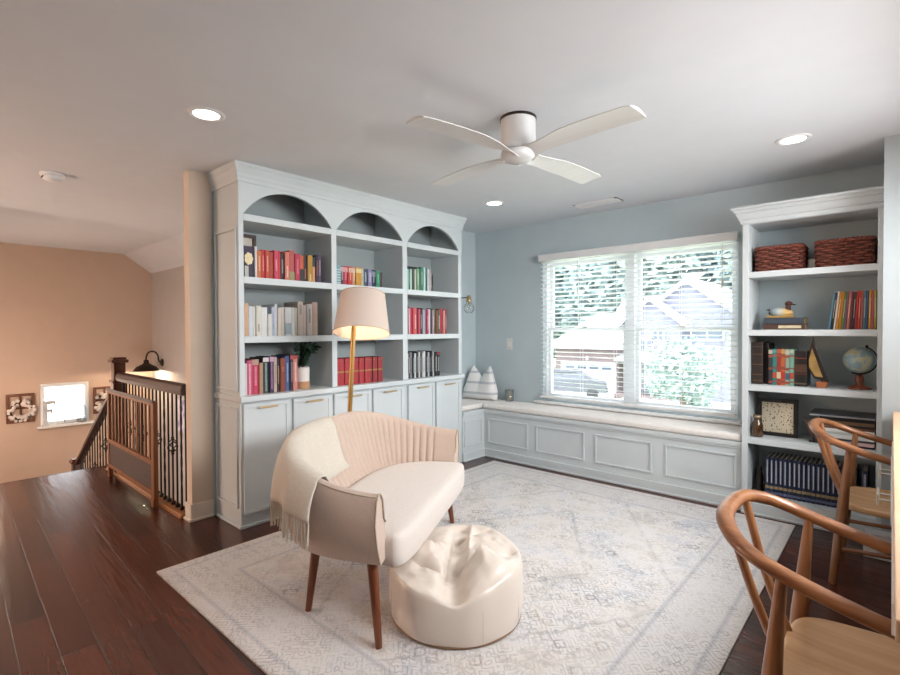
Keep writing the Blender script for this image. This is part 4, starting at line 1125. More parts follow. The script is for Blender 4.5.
cols_ = [('#e8e6dc', 'white'), ('#3a3630', 'charcoal'), ('#8a8c90', 'grey'), ('#1c1c20', 'black'), ('#dfe4ea', 'pale'), ('#2e3136', 'dark grey'), ('#d6d2cc', 'ivory'), ('#17171c', 'jet black'), ('#cdd0d6', 'silver'), ('#e4e4e6', 'bright white'), ('#22242a', 'black'), ('#b8bcc0', 'light grey'),
         ('#2a2a22', 'dark olive'), ('#14141a', 'black'), ('#c8c8c4', 'stone'), ('#18161e', 'black'), ('#101016', 'wide black')]
it = [(.225 + .02 * ((k * 3) % 4) / 4, c_, nm_, tt('#d8d8d8' if c_ < '#5' else '#4a4a4a', .2, .8), ((.9, 1, '#a8283c'),) if k == 16 else (), .0) for k, (c_, nm_) in enumerate(cols_)]
row_left(ye, it, CT, 'black-and-white row, counter, right arched bay', 'black and white books on the counter shelf of the right bay')

# potted plant
pp = thing('potted_plant', 'dark green leafy plant in a white and tan pot on the counter', 'plant')
PX, PY = .285, -2.432
b = MB(); b.lathe([(.001, CT + .001), (.05, CT + .001), (.054, CT + .02), (.056, CT + .155), (.05, CT + .165), (.046, CT + .15), (.044, CT + .13), (.001, CT + .13)], (PX, PY, 0), 28, caps=False); b.build('pot', mat('pot_white', '#dcd6d0', .6), pp)
b = MB(); b.lathe([(.0545, CT + .002), (.0556, CT + .02), (.0565, CT + .055), (.0545, CT + .055)], (PX, PY, 0), 28, caps=False); b.build('pot_tan_band', mat('pot_tan', '#b98d68', .8), pp)
rng = random.Random(11)
stems = MB(); leaves = MB()
for k in range(11):
    a = rng.uniform(-.5, PI + .4); L_ = rng.uniform(.14, .28)
    d = Vector((math.cos(a) * .30 + .10, math.sin(a) * .75 + .02, 0)) * L_ * .62
    pts = smooth_path([(PX, PY, CT + .12), Vector((PX, PY, CT + .20)) + d * .3, Vector((PX, PY, CT + .22 + L_ * .42)) + d * .75, Vector((PX, PY, CT + .22 + L_ * .40)) + d * 1.1], 4)
    for p in pts: p.x = min(max(p.x, .05), .385); p.z = min(p.z, 1.235); p.y = max(min(p.y, -2.25), -2.50)
    stems.tube(pts, .0022, 5)
    for i in range(3, len(pts)):
        for s in (-1, 1):
            t_ = (pts[i] - pts[i - 1]).normalized(); sd = t_.cross(Vector((0, 0, 1))).normalized() * s
            ln = rng.uniform(.04, .06); wd = ln * .36
            dirv = (sd * .8 + t_ * .5 + Vector((0, 0, rng.uniform(-.25, .25)))).normalized(); up = dirv.cross(t_).normalized()
            side = dirv.cross(up)
            q = []
            for f_, w_ in ((0, .1), (.3, .9), (.6, 1), (.85, .6), (1, .05)):
                base_ = pts[i] + dirv * ln * f_ + up * .006 * math.sin(f_ * PI)
                q.append([Vector((max(min(v.x, .40), .02), max(min(v.y, -2.243), -2.511), min(v.z, 1.243))) for v in (base_ - side * wd * w_, base_ + up * .003, base_ + side * wd * w_)])
            leaves.grid(q)
stems.build('stems', mat('stem_green', '#3a4a30', .7), pp)
leaves.build('foliage', mat('leaf_green', '#3c5645', .4, var=.4, scale=25), pp)['kind'] = 'stuff'

# ------------------------------------------------------------------ things on the open bookcase
# wicker baskets
def make_basket(label, x0, x1, z0, h, y0=-.34, y1=-.06):
    t = thing('wicker_basket', label, 'basket', ((x0 + x1) / 2, (y0 + y1) / 2, z0), group='wicker baskets on the top shelf')
    hw, hd = (x1 - x0) / 2 - .008, (y1 - y0) / 2 - .008
    def rrect(f, s=1.0):
        q = f * 2 * PI; c, sn = math.cos(q), math.sin(q)
        return Vector((s * hw * math.copysign(abs(c) ** .28, c), s * hd * math.copysign(abs(sn) ** .28, sn), 0)), q
    # even spacing
    dense = [rrect(i / 720)[0] for i in range(720)]
    cl = [0]
    for i in range(720): cl.append(cl[-1] + (dense[(i + 1) % 720] - dense[i]).length)
    def at(f):
        s = (f % 1) * cl[-1]
        lo, hi = 0, 720
        while hi - lo > 1:
            m_ = (lo + hi) // 2
            if cl[m_] <= s: lo = m_
            else: hi = m_
        a, c_ = dense[lo % 720], dense[(lo + 1) % 720]
        f_ = (s - cl[lo]) / max(cl[lo + 1] - cl[lo], 1e-9)
        p = a.lerp(c_, f_); d = (c_ - a).normalized()
        return p, Vector((d.y, -d.x, 0))
    ns = 22; rows = 10; b = MB()
    for r in range(rows):
        z = .010 + (h - .03) * r / (rows - 1); fl_ = 1 + .05 * r / rows
        pts = []
        for i in range(ns * 6):
            f = i / (ns * 6); p, n_ = at(f)
            off = .0085 * math.sin(f * ns * PI + (PI if r % 2 else 0))
            pts.append(p * fl_ * .97 + n_ * off + Vector((0, 0, z + .0016 * math.sin(i * 1.7 + r))))
        b.tube(pts, .0092, 7, closed=True)
    b.build('woven_sides', M_WICK, t)
    b = MB()
    for k in range(ns):
        p, n_ = at((k + .5) / ns)
        b.tube([p * .97 + Vector((0, 0, .004)), p * 1.02 + Vector((0, 0, h - .01))], .007, 6)
    b.build('stakes', M_WICK2, t)
    b = MB()
    for ph in (0, PI):
        pts = []
        for i in range(260):
            f = i / 260; p, n_ = at(f); a = f * 2 * PI * 26 + ph
            pts.append(p * 1.02 + n_ * .006 * math.cos(a) + Vector((0, 0, h - .012 + .007 * math.sin(a))))
        b.tube(pts, .0085, 6, closed=True)
    b.build('braided_rim', M_WICK, t)
    b = MB(); b.box(-hw * .95, hw * .95, -hd * .95, hd * .95, .002, .008); b.build('bottom', M_WICK2, t)
    return t
M_WICK = mat('red_brown_wicker', '#6e3626', .55, var=.35, scale=40)
M_WICK2 = mat('dark_wicker', '#43201a', .6, var=.3, scale=30)
make_basket('reddish brown wicker basket at the left of the top shelf', 2.866, 3.155, 1.7305, .180)
make_basket('reddish brown wicker basket at the right of the top shelf', 3.22, 3.528, 1.7305, .185)
b = MB(); b.lathe([(.001, 0), (.034, 0), (.036, .004), (.036, .085), (.034, .09), (.001, .09)], (3.188, -.10, 1.7305), 20, caps=False)
tag(b.build('white_candle', mat('candle_cream', '#e2dac8', .6)), 'cream pillar candle standing between the two wicker baskets', 'candle')

# duck decoy on two books
b = MB(); b.box(2.925, 3.165, -.33, -.15, 1.3185, 1.360)
def flatbook(x0, x1, y0, y1, z0, z1, col, label, edge='#b9a88a', spine=None, group=None):
    cm = mat('cover_' + col.strip('#'), col, .55)
    m_ = MB(); th_ = .004
    m_.box(x0, x1, y0, y1, z0, z0 + th_); m_.box(x0, x1, y0, y1, z1 - th_, z1); m_.box(x0, x1, y0, y0 + .004, z0 + th_, z1 - th_)
    o = m_.build('book', cm, bevel=.0015)
    p = MB(); p.box(x0 + .004, x1 - .004, y0 + .004, y1 - .004, z0 + th_, z1 - th_); p.build('pages', mat('pages_' + edge.strip('#'), edge, .9), o)
    if spine:
        p = MB(); p.box(x0 + (x1 - x0) * .38, x1 - (x1 - x0) * .08, y0 - .001, y0 + .001, z0 + (z1 - z0) * .25, z1 - (z1 - z0) * .25); p.build('spine_title', title_mat(spine.strip('#'), spine), o)
    tag(o, label, 'book', group); return o
flatbook(2.925, 3.17, -.345, -.16, 1.3185, 1.358, '#4a3228', 'brown antique book, lower of the two under the duck', '#a89070', '#c8b89a')
flatbook(2.93, 3.165, -.34, -.16, 1.3585, 1.402, '#39414c', 'slate blue antique book, directly under the wooden duck', '#b08a50')
dk_ = thing('duck_decoy', 'carved wooden duck with a brown head sitting on two books', 'ornament')
b = MB(); b.box(2.935, 3.10, -.30, -.20, 1.4025, 1.416); b.build('base', mat('decoy_base', '#b08c4a', .5), dk_, bevel=.004)
P = []
for f_ in [i / 18 for i in range(19)]:
    x = 2.945 + .145 * f_
    ry = .040 * math.sin(PI * min(1, f_ * .93 + .05)) ** .6; rz__ = .036 * math.sin(PI * min(1, f_ * .90 + .07)) ** .55
    zc = 1.438 + .008 * (1 - f_) ** 3
    P.append([(x, -.25 + max(ry, .002) * math.cos(q), zc + max(rz__, .002) * math.sin(q)) for q in [2 * PI * j / 16 for j in range(16)]])
b = MB(); b.grid(P, cv=True); b.poly(P[0]); b.poly(P[-1])
m, nt, bs = newmat('decoy_body_paint')
tcn = N(nt, 'ShaderNodeTexCoord'); sp = N(nt, 'ShaderNodeSeparateXYZ'); nt.links.new(tcn.outputs['Generated'], sp.inputs[0])
nt.links.new(ramp(nt, sp.outputs[0], [(0.0, lin('#3a2c26')), (.2, lin('#8a9aa0')), (.45, lin('#b9c4c4')), (.7, lin('#d0b070')), (1.0, lin('#c49a58'))]), bs.inputs['Base Color']); bs.inputs['Roughness'].default_value = .5
b.build('body', m, dk_)
b = MB(); b.tube([(3.06, -.25, 1.455), (3.062, -.25, 1.492)], [.019, .016], 12); b.ell((3.064, -.25, 1.503), (.024, .018, .018)); b.build('head', mat('decoy_head', '#4a241a', .45), dk_)
b = MB(); b.tube([(3.080, -.25, 1.501), (3.095, -.25, 1.495), (3.108, -.25, 1.493)], [.010, .008, .004], 8, flat=(.6, 1.2)); b.build('bill', mat('decoy_bill', '#2a201c', .4), dk_)
b = MB(); b.tube([(2.965, -.25, 1.452), (2.945, -.25, 1.462), (2.928, -.25, 1.460)], [.018, .012, .004], 8, flat=(.5, 1.2)); b.build('tail', mat('decoy_tail', '#332620', .5), dk_)

# thin colourful picture books
items = [('#5f8fa8', 'blue', .25), ('#20262a', 'black', .245), ('#e6ddcc', 'cream', .25), ('#e0952e', 'orange', .25), ('#d98a28', 'amber', .248), ('#5a8f4a', 'green', .25), ('#8c5a78', 'mauve', .25), ('#e08a72', 'salmon', .25), ('#7a3a44', 'maroon', .248), ('#2e343a', 'charcoal', .245), ('#c8372e', 'red', .252), ('#d0473a', 'vermilion', .25), ('#b56a5a', 'clay', .25), ('#4f7c98', 'steel blue', .25), ('#3f5a78', 'dark blue', .25), ('#e0a030', 'yellow', .252), ('#c95f72', 'rose', .25), ('#a8a23a', 'olive yellow', .253)]
x = 3.292; dx = (3.541 - 3.292) / len(items)
for k, (c_, nm_, h) in enumerate(items):
    book('book', f'thin {nm_} picture book, {ORD[k]} from left, second shelf of open bookcase', 'thin picture books on the second shelf', dx - .0030, h, .19, c_, (x + dx * k, -.30, 1.3188 + dx * math.sin(.11 * (1 - k / (len(items) - 1)))), 0, .11 * (1 - k / (len(items) - 1)), tt('#efe6d8', .3, .8) if k % 2 else None)

# shelf three: old books, colourful set, boat, globe
book('book', 'tall dark brown antique book at the left end of the third shelf', None, .068, .305, .22, '#33231c', (2.852, -.315, .9255), 0, 0, None, tuple((a, a + .015, '#7a5a3c') for a in (.08, .22, .46, .70, .88)), .5)
book('book', 'narrow black book between the antique book and the colourful set', None, .030, .295, .2, '#1d1817', (2.9215, -.27, .9255), 0)
sets = [('#2f3a3c', 'cream and black', '#d8cdb4', '#3a3a3c'), ('#2a8a86', 'teal', '#5fb0a4', '#c4523e'), ('#b03a2c', 'brick red', '#d06a50', '#e0c8a0'), ('#c86a3a', 'orange', '#d9b070', '#c03a2c'), ('#9ab0a0', 'grey green', '#d8d8c8', '#4a6a80'), ('#7fb8a0', 'mint', '#c8d8b8', '#c0503c')]
x = 2.953
for k, (c_, nm_, b1, b2_) in enumerate(sets):
    book('book', f'{nm_} striped book, {ORD[k]} of the colourful set, third shelf', 'striped storybook set on the third shelf', .0245, .256, .18, c_, (x + .0253 * k, -.30, .9255), 0, 0, None,
         tuple((min(.99, a_ + ((k * 7) % 4) * .012), min(.995, e_ + ((k * 5) % 4) * .012), c2) for a_, e_, c2 in ((.05, .11, '#a8503f'), (.42, .48, '#a04a3c'), (.76, .83, '#ad5a45'), (.86, .97, b1), (.16, .34, b2_))), .4)
book('book', 'thick black book with red and gold spine bands, left of the boat', None, .072, .245, .2, '#1f1a18', (3.106, -.30, .9255), 0, 0, None, ((.06, .10, '#6a5a40'), (.34, .36, '#7a2a24'), (.40, .62, '#5a3a2a'), (.78, .81, '#8a3a30')), .4)
bt = thing('sailboat_model', 'small wooden sailboat model with a gold sail, left of the globe', 'ornament')
b = MB(); b.prism([(3.232, -.31, .9255), (3.285, -.31, .9255), (3.295, -.31, .965), (3.228, -.31, .965)], (0, .06, 0)); b.build('hull', mat('boat_hull', '#a5623a', .5), bt, bevel=.004)
b = MB(); b.prism([(3.205, -.286, 1.258), (3.30, -.286, .965), (3.215, -.286, .985), (3.178, -.286, 1.06), (3.180, -.286, 1.12)], (0, .014, 0)); b.build('sail_frame', mat('boat_dark_wood', '#2a1d18', .4), bt, bevel=.003)
b = MB(); b.prism([(3.205, -.290, 1.19), (3.265, -.290, .995), (3.222, -.290, 1.0), (3.19, -.290, 1.062), (3.188, -.290, 1.11)], (0, .004, 0)); b.build('sail', mat('boat_gold_sail', '#a8874e', .5, var=.25, scale=14), bt)
b = MB(); b.tube([(3.262, -.279, .96), (3.208, -.279, 1.270)], .004, 8); b.build('mast', mat('boat_dark_wood', '#2a1d18'), bt)
gb = thing('desk_globe', 'small blue globe on a turned wooden stand', 'globe')
GC = Vector((3.452, -.25, 1.118)); GR = .084
m, nt, bs = newmat('globe_map')
nz = N(nt, 'ShaderNodeTexNoise', Scale=9.0, Detail=5.0, Roughness=.6); nt.links.new(N(nt, 'ShaderNodeTexCoord').outputs['Object'], nz.inputs['Vector'])
nt.links.new(ramp(nt, nz.outputs['Fac'], [(.0, lin('#6f8d96')), (.50, lin('#8aa3a6')), (.54, lin('#b3b39a')), (.62, lin('#b5ad8c')), (.75, lin('#98a68c'))]), bs.inputs['Base Color']); bs.inputs['Roughness'].default_value = .25
b = MB(); b.ell(GC, (GR, GR, GR), nu=24, nv=36); b.build('sphere', m, gb)
b = MB(); tl = roty(.42)
b.tube([GC + tl @ Vector((.0, 0, 0)) + tl @ Vector(((GR + .008) * math.sin(q), 0, (GR + .008) * math.cos(q))) for q in [PI * i / 24 for i in range(25)]], .005, 8); b.build('meridian_arm', mat('globe_black', '#241d1a', .3, metal=.5), gb)
b = MB(); b.ell(GC + tl @ Vector((0, 0, GR + .012)), (.009, .009, .012)); b.build('finial', mat('globe_black', '#241d1a'), gb)
b = MB(); b.lathe([(.001, .9255), (.062, .9255), (.064, .934), (.05, .944), (.024, .952), (.02, .965), (.026, .985), (.022, 1.01), (.012, 1.022), (.001, 1.024)], (3.455, -.25, 0), 30, caps=False); b.build('stand', wood('globe_stand_wood', '#5a2a1c', '#84462c', 2, .3), gb)

# shelf four: jar, spotted picture, bird, laptop and papers
sp_ = thing('spotted_picture', 'black framed picture of black spots on cream, leaning in the bookcase', 'picture')
b = MB(); b.frame('y', 2.872, 3.118, .546, .815, -.215, -.19, .026); b.build('frame', mat('black_picture_frame', '#1c1614', .35), sp_, bevel=.002)
b = MB(); b.box(2.895, 3.095, -.203, -.198, .57, .79)
m, nt, bs = newmat('spotted_print')
vz = N(nt, 'ShaderNodeTexVoronoi', Scale=70.0, Randomness=.65); mpn = N(nt, 'ShaderNodeMapping'); mpn.inputs['Scale'].default_value = (1, .01, .8)
nt.links.new(N(nt, 'ShaderNodeTexCoord').outputs['Object'], mpn.inputs[0]); nt.links.new(mpn.outputs[0], vz.inputs['Vector'])
nt.links.new(ramp(nt, vz.outputs['Distance'], [(.30, lin('#241d1a')), (.38, lin('#d9cbb0'))]), bs.inputs['Base Color'])
b.build('print', m, sp_)
jr = thing('amber_jar', 'small dark amber glass jar in front of the spotted picture', 'jar')
b = MB(); b.lathe([(.001, .5455), (.034, .546), (.038, .556), (.038, .625), (.03, .65), (.022, .66), (.022, .682), (.001, .684)], (2.888, -.315, 0), 24, caps=False); b.build('glass', mat('amber_glass', '#4a3018', .12, var=.4, scale=30, coat=.5), jr)
b = MB(); b.lathe([(.025, .68), (.026, .682), (.026, .70), (.001, .702)], (2.888, -.315, 0), 20, caps=False); b.build('lid', mat('jar_lid', '#8f7f66', .4, metal=.6), jr)
bd = thing('bird_figure', 'small dark brown bird figure beside the laptop stack', 'ornament')
P = []
for i, (x, z, r) in enumerate(((3.158, .708, .003), (3.165, .70, .010), (3.178, .672, .015), (3.195, .635, .026), (3.213, .61, .03), (3.232, .592, .024), (3.245, .575, .008))):
    P.append([(x + r * .6 * math.cos(q), -.27 + r * math.sin(q), z + r * .55 * math.cos(q)) for q in [2 * PI * j / 12 for j in range(12)]])
b = MB(); b.grid(P, cv=True); b.poly(P[0]); b.poly(P[-1]); b.build('body', mat('bird_brown', '#4a2f20', .5, var=.3, scale=30), bd)
b = MB()
for q in (-.012, .012): b.tube([(3.215, -.27 + q, .60), (3.215, -.27 + q, .55)], .003, 6)
b.box(3.19, 3.245, -.29, -.25, .5455, .551); b.build('perch', mat('bird_dark', '#241a16', .5), bd)
z = .5455
def slab(name, label, cat, x0, x1, y0, th_, col, rough=.5, metal=0, edge=None, group=None):
    global z
    m_ = MB(); m_.box(x0, x1, y0, -.05, z, z + th_)
    o = m_.build(name, mat('slab_' + col.strip('#'), col, rough, metal=metal), bevel=.0015); tag(o, label, cat, group)
    z += th_ + .0004
    return o
stack = [(.012, '#2b2420', 3.235, 'thin black book at the bottom of the stack on the fourth shelf'), (.022, '#d8b8bc', 3.24, 'pale pink book low in the stack on the fourth shelf'), (.014, '#3a3f44', 3.25, 'dark grey book above the pink one in the stack'),
         (.026, '#e2e4e2', 3.245, 'thick white book in the middle of the fourth shelf stack'), (.016, '#c2cac6', 3.25, 'grey green book above the thick white one in the stack'), (.02, '#e8e8e4', 3.255, 'white book just under the brown books of the stack'), (.015, '#6a4a36', 3.26, 'brown book in the upper half of the stack'), (.015, '#2a211d', 3.25, 'black book with worn edges in the upper stack'), (.02, '#7a6248', 3.26, 'tan leather book near the top of the stack'), (.028, '#1d1a1a', 3.25, 'black box file right below the grey laptop')]
for th_, c_, x0, lb in stack:
    flatbook(x0, 3.535, -.30, -.06, z, z + th_, c_, lb, '#c9c0b0' if c_ > '#5' else '#8a7a68', group='books stacked flat on the fourth shelf'); z += th_ + .0004
lp = thing('laptop', 'closed dark grey laptop on top of the book stack', 'laptop')
b = MB(); b.box(3.20, 3.54, -.335, -.10, z, z + .011); b.build('base', mat('laptop_silver', '#a9abb0', .35, metal=.6), lp, bevel=.003)
b = MB(); b.box(3.20, 3.54, -.335, -.10, z + .0115, z + .020); b.build('lid', mat('laptop_grey', '#4c4e54', .35, metal=.6), lp, bevel=.003)

# shelf five: the blue set
n = 19; x0, x1 = 2.938, 3.45
for k in range(n):
    wd = (x1 - x0) / n
    book('book', f'navy volume with white lettering, {ORD[k]} from left on bottom shelf', 'matching navy volumes on the bottom shelf', wd - .002, .275, .20, '#1c2648', (x0 + wd * k, -.305 - .002 * ((k * 5) % 3), .1305), 0, 0, (.34, .93, '#f4f8ff'), ((.19, .26, '#b09a70'), (.05, .11, '#6f7898')), .45)
book('book', 'separate navy volume standing right of the matching set', None, .032, .27, .20, '#202a4c', (3.472, -.30, .1305), 0, 0, (.34, .93, '#f4f8ff'), (), .45)
b = MB()
P = []
for zz, r in ((.1305, .022), (.15, .026), (.18, .018), (.22, .024), (.26, .02), (.285, .012), (.30, .016), (.32, .012), (.33, .002)):
    P.append([(2.895 + r * math.cos(q) * (1 + .2 * math.sin(3 * q)), -.27 + r * math.sin(q), zz) for q in [2 * PI * j / 14 for j in range(14)]])
b.grid(P, cv=True); b.poly(P[0])
tag(b.build('bronze_figurine', M_BRONZE), 'small dark figurine in the corner left of the navy volumes', 'ornament')

# ------------------------------------------------------------------ window-seat corner
pw = thing('eared_pillow', 'white grey-striped pillow with two pointed ears in the bench corner', 'pillow')
m, nt, bs = newmat('striped_pillow_cloth')
tcn = N(nt, 'ShaderNodeTexCoord'); sp = N(nt, 'ShaderNodeSeparateXYZ'); nt.links.new(tcn.outputs['Object'], sp.inputs[0])
ma_ = N(nt, 'ShaderNodeMath', operation='MULTIPLY'); ma_.inputs[1].default_value = 9.0; nt.links.new(sp.outputs[2], ma_.inputs[0])
fr2 = N(nt, 'ShaderNodeMath', operation='FRACT'); nt.links.new(ma_.outputs[0], fr2.inputs[0])
nt.links.new(ramp(nt, fr2.outputs[0], [(.0, lin('#e6e4e2')), (.58, lin('#e6e4e2')), (.64, lin('#bdbfc3')), (.80, lin('#bdbfc3')), (.86, lin('#e6e4e2'))]), bs.inputs['Base Color']); bs.inputs['Roughness'].default_value = .95
nU, nV = 28, 28; Fq, Bq = [], []
ce = Vector((.21, -.20, .557)); ax_ = Vector((.80, -.60, 0)).normalized() if False else Vector((.93, .10, 0)).normalized(); nn = Vector((ax_.y, -ax_.x, 0))
for i in range(nU + 1):
    u = -1 + 2 * i / nU; r1, r2 = [], []
    topv = (.375 - .13 * (1 - abs(u) / .70) ** 1.1) if abs(u) < .70 else .375 - .20 * (abs(u) - .70) / .30
    hwid = .225
    for j in range(nV + 1):
        v = j / nV
        wdt = hwid * (1 - .30 * v * v) * (1 + .05 * math.sin(v * PI))
        zz = .004 + topv * v
        th_ = .085 * (max(0, 1 - u ** 4)) ** .6 * (max(0, 1 - (2 * v - 1) ** 4)) ** .6 * (1 - .65 * v)
        c_ = ce + ax_ * (u * wdt) + Vector((0, 0, zz)) - nn * .06 * v
        r1.append(c_ + nn * th_); r2.append(c_ - nn * th_)
    Fq.append(r1); Bq.append(r2)
b = MB(); b.grid(Fq); b.grid(Bq, flip=True); b.build('cover', m, pw)
b = MB(); b.tube([Fq[i][-1] for i in range(nU + 1)], .003, 5); b.build('edge_seam', fabric('pillow_seam', '#c9c7c5'), pw)

vs_ = thing('glass_vase', 'small clear glass with a brass candle on the window seat', 'vase')
b = MB(); b.lathe([(.001, .5565), (.045, .557), (.047, .57), (.047, .68), (.045, .68), (.044, .572), (.001, .57)], (.53, -.075, 0), 28, caps=False); b.build('glass', M_CLEAR, vs_)
b = MB(); b.lathe([(.001, .571), (.03, .571), (.031, .61), (.02, .62), (.018, .66), (.001, .664)], (.53, -.075, 0), 20, caps=False); b.build('candle', mat('brass_candle', '#d6c49c', .5, metal=.2), vs_)

sc_ = thing('wall_sconce', 'brass wall sconce with a clear glass globe above the bench corner', 'wall lamp')
b = MB(); b.lathe([(.001, .024), (.05, .022), (.055, .014), (.055, .002), (.001, .002)], (0, -.36, 1.665), 20, roty(PI / 2), caps=False); b.build('back_plate', M_BRASS, sc_)
b = MB(); b.tube([(.02, -.36, 1.675), (.205, -.36, 1.675)], .006, 8); b.build('arm', M_BRONZE, sc_)
b = MB(); b.lathe([(.001, 1.70), (.022, 1.695), (.024, 1.66), (.03, 1.655), (.03, 1.625), (.022, 1.62), (.001, 1.62)], (.205, -.36, 0), 18, caps=False); b.build('lamp_holder', M_BRASS, sc_)
b = MB(); b.lathe([(.022, 1.622), (.045, 1.60), (.058, 1.57), (.055, 1.535), (.035, 1.51), (.03, 1.508)], (.205, -.36, 0), 24, caps=False); b.build('glass_globe', M_CLEAR, sc_)
b = MB(); b.ell((.205, -.36, 1.585), (.018, .018, .028)); b.build('bulb', glassy('bulb_glass', (.95, .93, .88), .3), sc_)

sw = thing('light_switch', 'white double light switch plate left of the window', 'switch')
b = MB(); b.box(.442, .518, -.006, -.0005, 1.105, 1.232); b.build('plate', mat('switch_plate', '#d9d8d2', .4), sw, bevel=.002)
for x in (.458, .486):
    b = MB(); b.box(x, x + .018, -.010, -.006, 1.14, 1.197); b.build('rocker', M_TRIM, sw, bevel=.001)

bx = thing('storage_box', 'small white box with a red stripe on the floor under the desk', 'box')
b = MB(); b.box(3.50, 3.636, -.73, -.63, .001, .14); b.build('body', mat('white_carton', '#e4e4e4', .6), bx, bevel=.002)
b = MB(); b.box(3.53, 3.58, -.7312, -.73, .075, .11); b.build('red_label', mat('carton_red', '#b03a3a', .6), bx)

# ------------------------------------------------------------------ outside
GZ = -2.75
b = MB(); b.poly([(-60, 1.5, GZ), (40, 1.5, GZ), (40, 80, GZ), (-60, 80, GZ)])
o = struct(b.build('ground_lawn', mat('lawn_green', '#b9c4a6', .95, var=.25, scale=3, bump=.3, bscale=30), fix=False)); o['label'] = 'green front lawns seen through the window'
b = MB(); b.poly([(-20, -12, GZ + .02), (-4.9, -12, GZ + .02), (-4.9, 1.4, GZ + .02), (-20, 1.4, GZ + .02)])
struct(b.build('ground_bounce', mat('pale_bounce_ground', '#dcdcda', .9, var=.05), fix=False))  # added pale ground, makes the view through the stair window bright
b = MB(); b.poly([(-60, 11, GZ + .02), (40, 11, GZ + .02), (40, 17, GZ + .02), (-60, 17, GZ + .02)])
struct(b.build('ground_street', mat('street_asphalt', '#bdbdbd', .9, var=.1), fix=False))
b = MB(); b.poly([(-12.9, 17, GZ + .03), (-9.6, 17, GZ + .03), (-9.3, 25, GZ + .03), (-12.9, 25, GZ + .03)])
struct(b.build('ground_driveway', mat('driveway_concrete', '#d8d6d2', .9, var=.06), fix=False))
b = MB(); b.box(-8.2, 3, 23.2, 24.4, GZ, GZ + .12); struct(b.build('ground_path', mat('driveway_concrete', '#d8d6d2')))

M_SIDE = mat('pale_siding', '#858597', .8, var=.04, scale=2, stretch=(.5, .5, 12))
M_BRICK = mat('house_brick', '#7f6e6f', .9, var=.15, scale=12, stretch=(1, 1, 3))
M_ROOF = mat('pale_shingle', '#a8a7b0', .9, var=.06, scale=8)
M_WHT = mat('house_white_trim', '#c6c6cc', .6)
M_DKW = mat('house_window_dark', '#5d6672', .2)
hs = thing('neighbour_house', 'large pale two-storey gabled house across the street', 'house')
HY = 26.0
def hwall(x0, x1, y0, y1, z0, z1, m_, nm='wall'):
    m2 = MB(); m2.box(x0, x1, y0, y1, z0, z1); return m2.build(nm, m_, hs)
def gable(x0, x1, xc, y0, y1, ze, zp, m_wall, over=.35):
    m2 = MB(); m2.prism([(x0, y0, ze), (x1, y0, ze), (xc, y0, zp)], (0, y1 - y0, 0)); m2.build('gable_wall', m_wall, hs)
    m2 = MB()
    for xa in (x0, x1):
        sx = -1 if xa < xc else 1
        sl = (zp - ze) / (xc - xa)
        a = Vector((xa + sx * over, 0, ze + (sx * over) * sl)); c_ = Vector((xc, 0, zp)); nrm = Vector((0, 0, .16))
        m2.prism([(a.x, y0 - over, a.z), (c_.x, y0 - over, c_.z), (c_.x, y0 - over, c_.z + .16), (a.x, y0 - over, a.z + .16)], (0, y1 - y0 + over, 0))
    m2.build('roof', M_ROOF, hs)
    m2 = MB()
    for xa in (x0, x1):
        sx = -1 if xa < xc else 1; sl = (zp - ze) / (xc - xa)
        a = Vector((xa + sx * over, 0, ze + (sx * over) * sl))
        m2.prism([(a.x, y0 - over - .05, a.z - .14), (xc, y0 - over - .05, zp - .14), (xc, y0 - over - .05, zp + .08), (a.x, y0 - over - .05, a.z + .08)], (0, .05, 0))
    m2.build('rake_trim', M_WHT, hs)
hwall(-8.9, -2.6, HY, HY + 8, GZ, 1.55, M_SIDE)
gable(-8.9, -2.0, -5.45, HY, HY + 8, 1.55, 4.15, M_SIDE)
hwall(-8.9, -5.6, HY - .7, HY, GZ, 1.75, M_SIDE)
gable(-8.95, -5.5, -7.25, HY - .7, HY + 2, 1.75, 3.15, M_SIDE)
# garage wing with hipped roof
hwall(-13.2, -8.9, HY - 1.5, HY + 5, GZ, .1, M_BRICK)
m2 = MB()
m2.prism([(-13.7, HY - 2.0, .1), (-8.6, HY - 2.0, .1), (-8.6, HY + 5, .1), (-13.7, HY + 5, .1)], (0, 0, .12))
A = [(-13.7, HY - 2.0, .22), (-8.6, HY - 2.0, .22), (-8.6, HY + 5, .22), (-13.7, HY + 5, .22)]
rA, rB = (-11.3, HY + .5, 2.35), (-8.6, HY + .5, 2.35)
for fpts in ([A[0], A[1], rB, rA], [A[3], A[0], rA], [A[2], A[3], rA, rB], [A[1], A[2], rB]): m2.poly(fpts)
m2.build('garage_roof', M_ROOF, hs)
m2 = MB(); m2.prism([(-11.8, HY + 2.5, 1.2), (-8.0, HY + 2.5, 1.2), (-8.0, HY + 2.5, 3.2), (-10.4, HY + 2.5, 3.2)], (0, 4, 0)); m2.build('rear_roof', M_ROOF, hs)
m2 = MB(); m2.box(-12.6, -9.2, HY - 1.56, HY - 1.49, GZ + .05, -.85)
gd = m2.build('garage_door', M_WHT, hs)
m2 = MB()
for k in range(4): m2 = MB(); m2.box(-12.4 + k * .82, -11.8 + k * .82, HY - 1.58, HY - 1.55, -1.15, -.92); m2.build('door_window', M_DKW, gd)
m2 = MB(); m2.frame('y', -12.75, -9.05, GZ, -.72, HY - 1.6, HY - 1.49, .14); m2.build('door_trim', M_WHT, gd)
for xa in (-10.9,):
    m2 = MB(); m2.box(xa - .08, xa + .08, HY - 1.65, HY - 1.5, -.60, -.35); m2.build('wall_light', M_WHT, hs)
